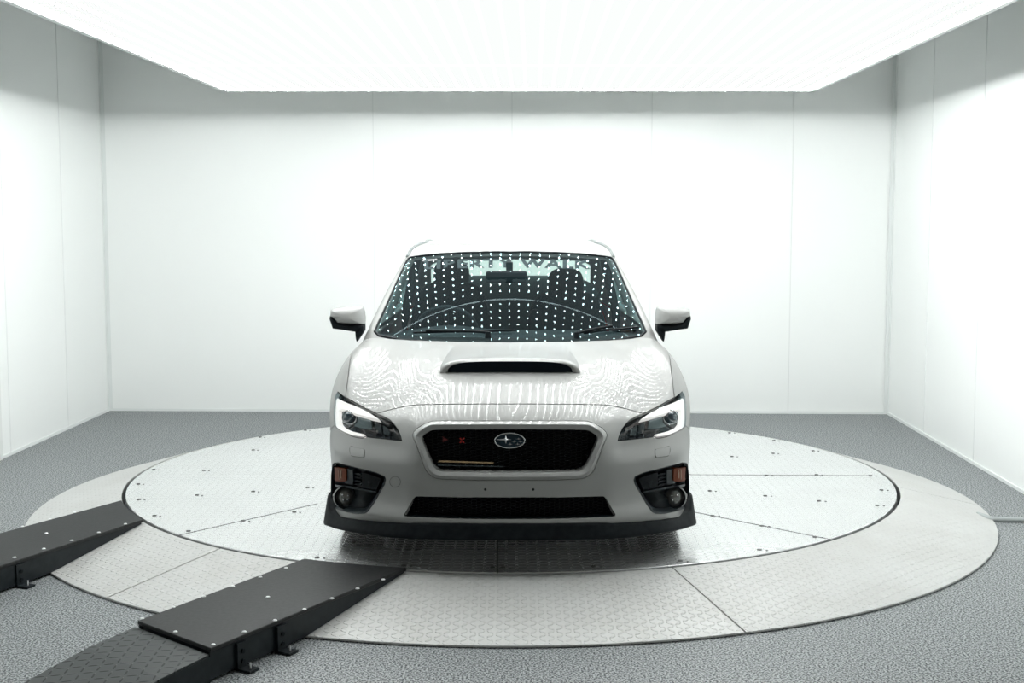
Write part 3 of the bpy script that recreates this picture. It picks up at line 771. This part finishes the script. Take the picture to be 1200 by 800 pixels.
# ---- fog lamp pockets
for sd in (1, -1):
    MM = (lambda P: [np.array(p) for p in P]) if sd == 1 else mir
    fg = empty('fog_lamp_bezel'); fg.parent = car
    o = MM(fog); cen = np.mean(o, 0)
    def pk(sc_, dy): return [np.array([p[0]+(cen[0]-p[0])*sc_, p[1]+dy*(1-.6*max(0, (abs(p[0])-.70)/.2)), p[2]+(cen[2]-p[2])*sc_]) for p in o]
    loop_bevel('bezel', M_grey, [pk(.0, -.001), pk(.012, .004), pk(.03, .004), pk(.055, .03), pk(.10, .085)], fg, cap=None)
    loop_bevel('pocket_floor', M_black, [pk(.10, .085), pk(.5, .088)], fg, cap='last')
    dep = lambda q, dd: MM([march(lambda P: g_body(P)+dd, *q)])[0]
    def quadp(name, L_, dd, m, th, par=fg):
        return panel(name, m, Sph(lambda P: g_body(P)+dd, (0, 1.0, .48), (0, -.8, .6)), MM(pxy(L_, lambda P: g_body(P)+dd)), gap=0, th=th, h=.02, parent=par)
    quadp('divider_bar', [(390.5,566),(405,568.6),(423,572.3),(441.5,576),(440.5,577.6),(423,574.4),(405,570.8),(390.3,568.2)], .016, M_grey, .04)
    quadp('upper_blank', [(404.6,548.7),(413.3,550.6),(413.3,567.8),(404,565.8)], .024, M_grey, .02)
    quadp('inner_blank', [(424,553.2),(433.6,555.8),(446.5,560.5),(441,574),(424,570.5)], .024, M_lip, .02)
    ts = empty('turn_signal'); ts.parent = fg
    quadp('amber_lens', [(391.5,546.8),(403.5,548.6),(405.6,550),(405.6,562.8),(403.5,564),(391.3,561.3)], .016, M_amber, .02, ts)
    for q in ((397.2, 550, 561.5), (399.6, 551, 560)):
        a, b = dep((q[0], q[1]), .010), dep((q[0], q[2]), .010); B().tube([a, b], .0025, 6).make('lens_rib', M_amber2, ts)
    for i in range(4):
        yy = 553.5+i*4.1
        quadp('vent_slat', [(414.3, yy), (423, yy+1.6), (423, yy+3.2), (414.3, yy+1.6)], .035, M_black, .02)
    fc = dep((404.8, 582.6), .035)
    axf = np.array([0, -1, .02]); fl = empty('fog_lamp'); fl.parent = fg
    B().lathe(fc, [(.058, -.02), (.057, .004), (.052, .010), (.047, .004), (.045, -.015)], axf, 40).make('lamp_ring', M_black, fl, True)
    arc = [fc+np.array([sd*-.055*math.cos(a), -.008, .055*math.sin(a)]) for a in np.linspace(-.9, 1.15, 16)]
    B().tube(arc, [.0015+.0028*math.sin(math.pi*i/15) for i in range(16)], 8).make('ring_highlight_trim', M_steel, fl, True)
    B().lathe(fc, [(.044, -.012), (.034, .0), (.018, .007), (.0005, .009)], axf, 32).make('lens', M_fog, fl, True)
    for (dx, dz) in ((-.014, .012), (.015, .011), (-.010, -.013), (.013, -.010)):
        B().disc(fc+np.array([dx, -.008, dz]), .005, .003, axf, 8, .002).make('lens_facet', M_chrome, fl)

# ---- front lip splitter
def lipline():
    px_ = [(597.5,633,-.005),(560,633,.0),(520,632.5,.02),(480,631,.05),(455,629.5,.09),(430,625.5,.17),(410,622.5,.29),(392,619,.42),(383,616,.50)]
    return px_
ts_ = []
for (px_, pt, pb) in ((597.5,613.5,633),(570,613.5,633),(540,613,632.5),(510,613,632),(485,613,631.5),(460,612.5,630),(430,610,625.5),(412,607.8,623),(399,605,620)):
    P = march(g_body, px_, pt-2)
    e_ = .004; fx = float(Ffront(P[0]+e_, .25)-Ffront(P[0]-e_, .25))/(2*e_)
    n = np.array([fx, -1.0, 0]); n /= np.linalg.norm(n); yl = P[1]
    ts_.append((P, n, atp(px_, pt, yl)[2], atp(px_, pb, yl-.02)[2], 1.0))
for (x, y, nx_, ny_, zt, zb) in ((-.872, .505, -.93, -.37, .176, .106), (-.896, .55, -.985, -.17, .185, .10), (-.906, .60, -1, -.05, .228, .095), (-.910, .65, -1, 0, .242, .095), (-.912, .70, -1, 0, .238, .10)):
    ts_.append((np.array([x, y, .2]), np.array([nx_, ny_, 0]), zt, zb, 1.0))
secs = []
for i, (P, n, zt, zb, ws_) in enumerate(ts_):
    n = n/np.linalg.norm(n); q = lambda d, z: np.array([P[0]+n[0]*d*(ws_ if d > 0 else 1), P[1]+n[1]*d, z])
    secs.append([q(-.03, zt+.006), q(.006, zt), q(.013, zt-.012), q(.030, zb+.022), q(.034, zb+.006), q(.026, zb), q(-.05, zb), q(-.06, zb+.02)])
full_s = secs[::-1]+[mir(s) for s in secs[1:]]
n = 8; V = [p for s in full_s for p in s]; F = []
for i in range(len(full_s)-1):
    for j in range(n): F.append((i*n+j, i*n+(j+1) % n, (i+1)*n+(j+1) % n, (i+1)*n+j))
F += [tuple(range(n)), tuple(range((len(full_s)-1)*n, len(full_s)*n))]
lip = recalc(mesh('front_lip', V, F, M_lip, car, True)); bevel(lip, .003, 1, False)

# ---- hood scoop
def SB(x, y):
    hw_ = .352-.05*sstep(y, .65, 1.2); ax = np.clip(np.abs(x)/hw_, 0, 1); lat = (1-ax**7)**.5; return lat*interp(y, [.585, .7, .8, .9, 1.0, 1.1, 1.2], [.070, .049, .035, .021, .010, .003, 0])
scp = empty('hood_scoop'); scp.parent = hood
yf0 = .585
def Hs(x, y):
    return CF.out(CF.to(np.array([[x, y, float(Htop(x, y))]])))[0][2]+.006*(1-sstep(abs(x), .31, .40))*sstep(y, .36, .60)*(1-sstep(y, .62, .72))
def yfront(x): return yf0+.05*np.clip(np.abs(x)/.37, 0, 1)**4+.015*(np.abs(x)/.37)**2
nx, ny = 61, 40; V = []; F = []
for i in range(nx):
    x = -.354*math.cos(math.pi*i/(nx-1))
    y0 = float(yfront(x))
    for j in range(ny):
        t = j/(ny-1); y = y0+(1.13-y0)*t
        P = CF.out(CF.to(np.array([[x, y, float(Htop(x, y))]])))[0]
        rl = .012*(1-min(1, t/.06))**2
        V.append((x, y, float(Hs(x, y))+float(SB(x, y))-rl+.0004*(1-t)))
for i in range(nx-1):
    for j in range(ny-1): F.append((i*ny+j, (i+1)*ny+j, (i+1)*ny+j+1, i*ny+j+1))
# rolled front lip of the opening, down to the mouth outline
def mouth(u):      # u -1..1
    x = .312*u; y = float(yfront(x))+.014; zb = float(Hs(x, y)); return x, y, zb, zb+.003+.052*max(0, 1-abs(u)**5)**.5
base = len(V); MO_ = []
for i in range(nx):
    v = V[i*ny]; x, y, zb, zt = mouth(-math.cos(math.pi*i/(nx-1)))
    V.append(((v[0]*.6+x*.4), v[1]-.003, v[2]*.6+zt*.4)); V.append((x, y, zt)); V.append((x, y+.05, zt-.001))
for i in range(nx-1):
    a, b = i*ny, (i+1)*ny; c, d = base+3*i, base+3*(i+1)
    F += [(a, c, d, b), (c, c+1, d+1, d), (c+1, c+2, d+2, d+1)]
mesh('scoop_shell', V, F, M_paint, scp, True)
V = []; F = []; m_ = 41
for i in range(m_):
    x, y, zb, zt = mouth(-math.cos(math.pi*i/(m_-1)))
    V += [(x, y+.012, zb-.002), (x, y+.012, zt+.001), (x, y+.045, zt), (x, y+.045, zb-.002)]
for i in range(m_-1):
    for q in range(4): F.append((4*i+q, 4*i+(q+1) % 4, 4*i+4+(q+1) % 4, 4*i+4+q))
F += [(0, 1, 2, 3), (4*m_-1, 4*m_-2, 4*m_-3, 4*m_-4)]
recalc(mesh('scoop_mouth', V, F, M_mouth, scp))

# ---- cabin shell
CC = Sph(g_cab, (0, 2.75, .95), (0, 0, 1), 3.0)
WS = [(597.5,295),(560,295.2),(530,296.2),(505,297.8),(490,299.4),(480.5,301),(477.5,303),(474,309),(467,324),(458,344),(449.5,363),(442,379),(437.8,389)]
wsl = pxy(WS, g_cab)
wsb = [np.array([-.74, 1.44, .965]), np.array([-.60, 1.35, .95]), np.array([-.4, 1.27, .94]), np.array([-.2, 1.225, .935]), np.array([0, 1.21, .935])]
ws_half = wsl+wsb
ws = ws_half+mir(ws_half[1:-1])[::-1]
def cabp(x, y, z): return np.array([x, y, z])
sw_f = [cabp(-.83, 1.78, 1.0), cabp(-.76, 2.0, 1.16), cabp(-.68, 2.3, 1.34), cabp(-.63, 2.55, 1.405), cabp(-.62, 2.77, 1.415), cabp(-.83, 2.80, .99)]
sw_r = [cabp(-.83, 2.88, .99), cabp(-.62, 2.85, 1.415), cabp(-.62, 3.15, 1.39), cabp(-.66, 3.45, 1.30), cabp(-.77, 3.62, 1.08), cabp(-.81, 3.62, 1.01)]
rw = [cabp(0, 3.545, 1.358), cabp(-.3, 3.54, 1.353), cabp(-.52, 3.53, 1.345), cabp(-.575, 3.58, 1.315), cabp(-.62, 4.0, 1.11), cabp(-.3, 4.04, 1.08), cabp(0, 4.06, 1.075)]
rwf = rw+mir(rw[1:-1])[::-1]
bl_half = [cabp(0, 1.16, .90), cabp(-.4, 1.21, .90), cabp(-.64, 1.31, .91), cabp(-.80, 1.42, .935), cabp(-.85, 1.6, .93), cabp(-.85, 2.2, .93), cabp(-.85, 2.8, .93), cabp(-.84, 3.6, .95), cabp(-.74, 4.1, 1.02), cabp(-.4, 4.2, 1.02), cabp(0, 4.25, 1.02)]
bl_out = bl_half+mir(bl_half[1:-1])[::-1]
panel('roof_shell', M_paint, CC, bl_out, holes=[ws, sw_f, mir(sw_f), sw_r, mir(sw_r), rwf], gap=0, h=.028, th=.03)
wg = empty('windscreen'); wg.parent = car
panel('screen_glass', M_glassf, CC, ws, gap=.004, th=0, h=.03, off=-.002, parent=wg)
# dark frit border around the glass
uv = CC.to(np.array(ws)); uvd = densify(clean(uv), .03); ui = inset(uvd, .020); uo = inset(uvd, .001)
r0 = CC.out(uo, .0035); r1 = CC.out(ui, .0006); r2 = CC.out(inset(uvd, .006), .0045)
loop_bevel('edge_moulding', M_black, [list(CC.out(uo, -.008)), list(r0), list(CC.out(inset(uvd, .011), .003)), list(CC.out(inset(uvd, .013), -.004))], wg)
for (nm, q) in (('side_window', sw_f), ('side_window', mir(sw_f)), ('side_window', sw_r), ('side_window', mir(sw_r))):
    panel(nm, M_privacy, CC, q, gap=.002, th=0, h=.05, off=-.006)
panel('rear_window', M_glass, CC, rwf, gap=.002, th=0, h=.05, off=-.004)
for mm in (lambda q: q, mir):      # roof drip channels
    P = [march(g_cab, *q) for q in ((477.6,301),(479.3,297.5),(481.5,293.8))]
    P += [CC.out(CC.to(np.array([[-x_, y, 1.5]])))[0] for x_, y in ((.575, 2.42), (.565, 2.6), (.56, 2.85), (.56, 3.1), (.575, 3.35))]
    P = catmull(P, 5); D = CC.out(CC.to(np.array(mm(P))), .002)
    B().tube(list(D), .011, 6).make('drip_rail', M_rail, car, True)

# banner lettering across the top of the windscreen
cu = bpy.data.curves.new('t', 'FONT'); cu.body = 'LIBERTY WALK'; cu.offset = .042; cu.space_character = 1.12
to = bpy.data.objects.new('t', cu); COL.objects.link(to); bpy.context.view_layer.update()
me = bpy.data.meshes.new_from_object(to.evaluated_get(bpy.context.evaluated_depsgraph_get())); bpy.data.objects.remove(to)
bm = bmesh.new(); bm.from_mesh(me)
bmesh.ops.triangulate(bm, faces=bm.faces); bmesh.ops.subdivide_edges(bm, edges=[e for e in bm.edges if e.calc_length() > .25], cuts=2); bm.to_mesh(me); bm.free()
co = np.array([tuple(v.co) for v in me.vertices]); lo, hi = co.min(0), co.max(0)
tt_ = (co-lo)/(hi-lo+1e-9)
for v, (a, b, _) in zip(me.vertices, tt_):
    xx = 497+(693-497)*a; arc_ = ((xx-597.5)/100)**2
    yb_ = 313.0+1.8*arc_; yt_ = 302.2+1.8*arc_
    p = march(g_cab, xx, yb_+(yt_-yb_)*b); nn_ = normal(g_cab, p)[0]; v.co = p-nn_*.004
me.materials.clear(); me.materials.append(mat('banner_black', (.012, .018, .022), .6))
bo = bpy.data.objects.new('banner_lettering', me); COL.objects.link(bo); bo.parent = wg
# small red sticker at the top corner
P = [march(g_cab, *q) for q in ((494.5,303.5),(512,302.2),(512,304.3),(494.5,305.6))]
mesh('corner_sticker', [p-normal(g_cab, p)[0]*.004 for p in P], [(0, 1, 2, 3)], mat('sticker', (.45, .33, .33), .5), wg)

# cowl panel and wipers
V = []; F = []
for i in range(31):
    x = -.76+1.52*i/30; y0 = 1.185+.30*x*x; 
    zc = float(Htop(x, y0))
    for (dy, z) in ((0, zc-.03), (.03, zc-.022), (.09, zc-.012), (.16, zc+.012), (.16, zc-.05), (0, zc-.05)): V.append((x, y0+dy, z))
for i in range(30):
    for j in range(6): F.append((6*i+j, 6*i+(j+1) % 6, 6*i+6+(j+1) % 6, 6*i+6+j))
F += [tuple(range(6)), tuple(range(180, 186))]
recalc(mesh('cowl_panel', V, F, M_black, car, True))
def wiper(pts, blade):
    wr = empty('wiper'); wr.parent = car
    P = [march(g_cab, *q)+normal(g_cab, march(g_cab, *q))[0]*.022 for q in pts]
    B().tube(catmull(P, 5), [.0075]*(len(P)*5-4), 8).make('wiper_arm', M_black, wr, True)
    B().disc(P[0]-np.array([0, 0, .03]), .018, .035, (0, 0, 1), 16, .014).make('pivot_cap', M_black, wr)
    P = [march(g_cab, *q)+normal(g_cab, march(g_cab, *q))[0]*.009 for q in blade]
    B().tube(catmull(P, 5), .006, 6).make('wiper_blade', M_black, wr, True)
wiper([(572,393.5),(560,392.2),(545,391.8),(520,391.5),(500,391)], [(485,391.2),(520,390.3),(560,389.5),(600,388.8)])
wiper([(675,394),(690,390.5),(705,387.5),(716,385.8)], [(684,392),(705,388.5),(725,386.8),(748,385)])
bar('arm_tip', (580.5, 387.2), (605, 387.0), 1.8, 1.22, M_black, car, .01)

# ---- doors, rear body
CB = Sph(g_body, (0, 3.4, .6), (0, 1, .3), 3.0)
def snap(L_): return [CB.out(CB.to(np.array([p], float)))[0] if p[1] > 4.05 else np.array(p, float) for p in L_]
CS = {1: Sph(g_body, (0, 2.9, .5), (-1, 0, 0), 3.2), -1: Sph(g_body, (0, 2.9, .5), (1, 0, 0), 3.2)}
for sd in (1, -1):
    MM = (lambda P: [np.array(p) for p in P]) if sd == 1 else mir
    zt = .955
    d1 = [(-.9, 1.50, .26), (-.9, 1.535, .6), (-.88, 1.56, .8), (-.84, 1.53, zt), (-.84, 2.78, zt), (-.9, 2.80, .7), (-.9, 2.76, .26)]
    d2 = [(-.9, 2.77, .26), (-.9, 2.81, .7), (-.84, 2.79, zt), (-.84, 3.62, zt+.02), (-.88, 3.60, .8), (-.9, 3.42, .70), (-.9, 3.25, .5), (-.9, 3.16, .26)]
    ac2 = np.array([3.60, .335]); r2 = .365
    rs_ = [(-.9, 1.38, .18), (-.9, 1.50, .25), (-.9, 3.16, .25), (-.9, 3.18, .18)]
    q4 = [(-.9, 3.17, .26)]+[(-.9, ac2[0]-r2*math.cos(a), ac2[1]+r2*math.sin(a)) for a in np.linspace(.1, 3.0, 14)]+[(-.85, 4.25, .25), (-.80, 4.40, .24), (-.80, 4.40, .66), (-.70, 4.40, .97), (-.70, 4.10, 1.03), (-.80, 3.9, 1.0), (-.84, 3.63, zt+.02), (-.88, 3.61, .8), (-.9, 3.43, .71), (-.9, 3.26, .5)]
    dr = panel('front_door', M_paint, CS[sd], MM(d1), gap=.002, h=.05)
    B().tube(MM([np.array(p) for p in ((-.905, 2.50, .80), (-.935, 2.53, .80), (-.935, 2.66, .80), (-.905, 2.69, .80))]), .010, 8).make('door_handle', M_paint, dr, True)
    dr = panel('rear_door', M_paint, CS[sd], MM(d2), gap=.002, h=.05)
    B().tube(MM([np.array(p) for p in ((-.905, 3.33, .82), (-.935, 3.36, .82), (-.935, 3.49, .82), (-.905, 3.52, .82))]), .010, 8).make('door_handle', M_paint, dr, True)
    panel('sill', M_paint, CS[sd], MM(rs_), gap=0, h=.05)
    panel('quarter_panel', M_paint, CS[sd], MM(snap(q4)), gap=.002, h=.05)
    # belt moulding
    bl_ = CS[sd].out(CS[sd].to(np.array(MM([np.array((-.84, y, .955)) for y in np.linspace(1.5, 3.6, 12)]))), .002)
    B().tube(list(bl_), .009, 6).make('belt_moulding', M_black, car, True)
trunk = [np.array(p) for p in ((0, 4.10, 1.05), (-.45, 4.07, 1.05), (-.70, 4.10, 1.03), (-.70, 4.40, .97), (-.66, 4.55, .85), (-.62, 4.55, .66), (0, 4.6, .60))]
panel('trunk_lid', M_paint, CB, snap(trunk)+mir(snap(trunk)[1:-1])[::-1], gap=.003, h=.05)
rb = [np.array(p) for p in ((0, 4.6, .59), (-.62, 4.55, .65), (-.80, 4.40, .66), (-.80, 4.40, .24), (-.75, 4.42, .2), (0, 4.5, .2))]
panel('rear_bumper', M_paint, CB, snap(rb)+mir(snap(rb)[1:-1])[::-1], gap=.002, h=.05)
tl = [np.array(p) for p in ((-.62, 4.55, .66), (-.66, 4.55, .85), (-.70, 4.40, .97), (-.80, 4.30, .90), (-.80, 4.40, .66))]
for mm in (lambda q: q, mir): panel('tail_light', M_redlens, CB, mm(snap(tl)), gap=0, h=.05, off=.004, th=.02)
# underside
B().box((0, 2.45, .19), (1.4, 3.6, .02)).make('floor_pan', M_void, car)
B().box((0, .62, .42), (1.30, .5, .42)).make('engine_bay', M_void, car)

# ---- wheels
def wheel(x, y, sd):
    wl = empty('wheel', (x, y, .3285)); wl.parent = car; ax_ = np.array([-sd, 0, 0.0]); c = np.zeros(3)
    B().lathe(c, [(.225, -.11), (.29, -.112), (.315, -.10), (.325, -.06), (.326, .06), (.315, .10), (.29, .112), (.225, .11)], ax_, 48).make('tire', M_tire, wl, True)
    B().lathe(c, [(.225, -.10), (.21, -.08), (.20, 0), (.21, .09), (.228, .112), (.222, .114), (.205, .098)], ax_, 48).make('rim', M_rim, wl, True)
    for i in range(5):
        a = i*2*math.pi/5+.3; R = np.array([[1, 0, 0], [0, math.cos(a), -math.sin(a)], [0, math.sin(a), math.cos(a)]])
        b_ = B()
        for da in (-.16, .16):
            p0 = R@np.array([0, math.sin(da*.3)*.05, .05]); p1 = R@np.array([0, math.sin(da)*.21, .21*math.cos(da)])
            b_.tube([p0+ax_*.085, (p0+p1)/2+ax_*.09, p1+ax_*.095], [.016, .012, .012], 6)
        b_.make('spoke', M_rim, wl)
    B().lathe(c, [(.06, .05), (.06, .09), (.03, .10), (.0005, .10)], ax_, 24).make('hub_cap', M_rim, wl, True)
    B().lathe(c, [(.04, .02), (.155, .02), (.155, .03), (.04, .035)], ax_, 32).make('brake_disc', M_steel, wl, True)
    B().lathe(c, [(.0005, .0), (.20, .0), (.20, .01), (.0005, .01)], ax_, 24).make('wheel_back', M_void, wl)
for y in (.955, 3.60):
    for sd in (1, -1): wheel(-.775*sd, y, sd)
for (y0) in (.955, 3.60):
    for sd in (1, -1):
        V = []; F = []
        for i in range(15):
            a = math.pi*i/14-.0; 
            for x in (.60, .885): V.append((-x*sd, y0-.375*math.cos(a), .33+.375*math.sin(a)))
        for i in range(14): F.append((2*i, 2*i+1, 2*i+3, 2*i+2))
        mesh('wheel_liner', V, F, M_void, car, True)

# ---- door mirrors
MO = [(387.3,363),(392,361.3),(400,360.2),(412,359.5),(422,359.3),(424.6,361),(426,366),(426.8,373),(426.5,380),(415,379.6),(404,378.9),(395.3,378),(391.5,373),(389.3,371.2),(386.6,370.3)]
MB = [(386.4,370.2),(389.4,371.6),(392,374.5),(395.3,378.3),(410,379.8),(426.4,380.6),(426.2,384.5),(420,388.8),(415,388.4),(402,386.2),(389.8,384.6),(387.4,377.5),(386,373.5)]
MK = [(415.5,384),(426.4,380),(426.2,388),(424,391.5),(418.2,400.3),(417.2,396),(416.5,389)]
for sd in (1, -1):
    MM = (lambda P: [np.array(p) for p in P]) if sd == 1 else mir
    mrr = empty('door_mirror'); mrr.parent = car
    def blob(name, poly, prof, m):
        O = densify(np.array([[a, b] for a, b in poly]), 1.5); P = np.array([atp(a, b, 1.50) for a, b in O]); P = np.array(MM(list(P)))
        c = P.mean(0); rings = []
        for (s_, dy) in prof: rings.append([np.array([c[0]+(p[0]-c[0])*s_, 1.5+dy, c[2]+(p[2]-c[2])*s_]) for p in P])
        return loop_bevel(name, m, rings, mrr, cap='both')
    blob('mirror_shell', MO, [(.93, .10), (.985, .095), (1, .07), (1.0, .03), (.985, 0), (.95, -.025), (.88, -.048), (.75, -.066), (.55, -.078), (.3, -.084)], M_paint)
    blob('mirror_base', MB, [(.93, .10), (.99, .095), (1, .07), (1, .01), (.97, -.015), (.9, -.035), (.75, -.045)], M_lip)
    blob('mirror_stalk', MK, [(.95, .10), (1, .09), (1, .0), (.95, -.02), (.85, -.03)], M_lip)
    c = np.array(MM([atp(406, 371, 1.605)]))[0]
    V = [(c[0]+.075*math.cos(a), 1.604, c[2]+.040*math.sin(a)) for a in np.arange(24)*math.pi/12]; V += [(a, b+.004, c_) for a, b, c_ in V]
    recalc(mesh('mirror_glass', V, [tuple(range(24)), tuple(range(24, 48))]+[(i, (i+1) % 24, 24+(i+1) % 24, 24+i) for i in range(24)], M_chrome, mrr))
    p = MM([atp(389, 367, 1.455)])[0]; q = MM([atp(388.3, 364, 1.47)])[0]
    B().tube([p, q], .0028, 6).make('repeater_trim', M_chrome, mrr, True)

# ---- cabin interior
ci = empty('interior'); ci.parent = car
V = []; F = []
DP = [(1.30, .86), (1.42, .935), (1.58, .965), (1.78, .975), (1.92, .955), (1.99, .90), (2.0, .78), (1.95, .6), (1.30, .6)]
for x in np.linspace(-.74, .74, 25):
    for (y, z) in DP: V.append((x, y+.10*x*x, z-.03*(abs(x)/.74)**4+(.028*gauss(x, -.37, .2) if z > .89 and y > 1.5 else 0)))
nn_ = len(DP)
for i in range(24):
    for j in range(nn_): F.append((i*nn_+j, i*nn_+(j+1) % nn_, (i+1)*nn_+(j+1) % nn_, (i+1)*nn_+j))
F += [tuple(range(nn_)), tuple(range(24*nn_, 25*nn_))]
recalc(mesh('dashboard', V, F, M_dash, ci, True))
for (x, zt, zs) in ((-.385, 1.355, 0.0), (.36, 1.30, 0)):
    st = empty('front_seat', (x, 0, 0)); st.parent = ci
    def pill(name, c, d, rot, par, n=3.2):
        V = []; F = []; nu, nv = 28, 14
        for j in range(nv+1):
            ph = -math.pi/2+math.pi*j/nv
            for i in range(nu):
                th_ = 2*math.pi*i/nu; f = lambda v: math.copysign(abs(v)**(2/n), v)
                p = np.array([f(math.cos(ph))*f(math.cos(th_))*d[0]/2, f(math.cos(ph))*f(math.sin(th_))*d[1]/2, f(math.sin(ph))*d[2]/2])
                y_, z_ = p[1]*math.cos(rot)-p[2]*math.sin(rot), p[1]*math.sin(rot)+p[2]*math.cos(rot)
                V.append((c[0]+p[0], c[1]+y_, c[2]+z_))
        for j in range(nv):
            for i in range(nu): F.append((j*nu+i, j*nu+(i+1) % nu, (j+1)*nu+(i+1) % nu, (j+1)*nu+i))
        return mesh(name, V, F, M_seat, par, True)
    yb = 2.62
    pill('headrest', (0, yb+.06, zt-.10), (.235, .12, .21), -.2, st, 2.8)
    pill('backrest', (0, yb-.04, zt-.46), (.50, .17, .66), -.25, st, 3.4)
    for s_ in (-.20, .20): pill('side_bolster', (s_, yb-.09, zt-.50), (.12, .2, .50), -.25, st, 2.6)
    pill('seat_cushion', (0, 2.32, .52), (.5, .55, .2), .1, st, 3.4)
    for s_ in (-.06, .06): B().tube([(s_, yb+.03, zt-.24), (s_, yb+.055, zt-.12)], .007, 8).make('headrest_post', M_steel, st)
rs_ = empty('rear_seat'); rs_.parent = ci
pill('backrest', (0, 3.55, .86), (1.3, .2, .72), -.3, rs_, 5); rs_.children[0].data.materials[0] = M_carpet; pill('seat_cushion', (0, 3.15, .5), (1.25, .6, .2), .05, rs_, 5)  # backrest takes the lighter trim colour to stand in for light on it
for x in (-.38, .38): pill('headrest', (x, 3.64, 1.17), (.24, .1, .12), -.2, rs_, 2.8)
B().box((0, 3.85, 1.03), (1.3, .42, .02)).make('parcel_shelf', M_carpet, ci)
B().box((0, 2.6, .3), (1.6, 2.6, .02)).make('cabin_floor', M_dash, ci)
# steering wheel
sw = empty('steering_wheel', (-.385, 2.02, .93)); sw.parent = ci
nrm_ = np.array([0, .90, .43]); e1 = np.array([1.0, 0, 0]); e2 = np.cross(nrm_, e1)
B().tube([.185*(math.cos(a)*e1+math.sin(a)*e2) for a in np.arange(40)*2*math.pi/40], .015, 10, True).make('wheel_rim', M_dash, sw, True)
for a in (0, math.pi, -math.pi/2, math.pi/2*3): B().tube([.04*(math.cos(a)*e1+math.sin(a)*e2), .18*(math.cos(a)*e1+math.sin(a)*e2)], .013, 8).make('wheel_spoke', M_dash, sw, True)
B().disc(-nrm_*.02, .06, .05, nrm_, 24, .05).make('wheel_hub', M_dash, sw, True)
# inner mirror
im = empty('inner_mirror', (0, 0, 0)); im.parent = ci
a = atp(569.5, 317.5, 1.86); b = atp(617.5, 331.5, 1.86)
o = B().box(((a[0]+b[0])/2, 1.86, (a[2]+b[2])/2), (b[0]-a[0], .035, a[2]-b[2])).make('mirror_head', M_dash, im); bevel(o, .012, 3)
c = atp(597, 312, 1.88); B().box((c[0], 1.88, c[2]), (.04, .05, .05)).make('mirror_mount', M_dash, im)
c2 = atp(597, 306, 1.93); B().tube([c, c2], .012, 8).make('mirror_stem', M_dash, im)
# headliner, pillars, belts
CH = Sph(lambda P: g_cab(P)+.02, (0, 2.75, .95), (0, 0, 1), 3.0)
hl_o = [np.array(p) for p in ((0, 2.18, 1.5), (-.3, 2.2, 1.5), (-.55, 2.32, 1.5), (-.58, 2.8, 1.45), (-.56, 3.35, 1.42), (-.54, 3.50, 1.36), (-.3, 3.52, 1.36), (0, 3.525, 1.36))]
panel('headliner', M_carpet, CH, hl_o+mir(hl_o[1:-1])[::-1], gap=0, h=.06, th=0, parent=ci)
for sd in (-1, 1):
    B().tube([(sd*.72, 2.82, .6), (sd*.70, 2.82, 1.0), (sd*.62, 2.82, 1.36)], .03, 8).make('pillar_trim', M_dash, ci, True)
    B().tube([(sd*.62, 2.80, 1.18), (sd*.52, 2.74, 1.0), (sd*.40, 2.6, .80)], .015, 4).make('seat_belt', M_dash, ci)
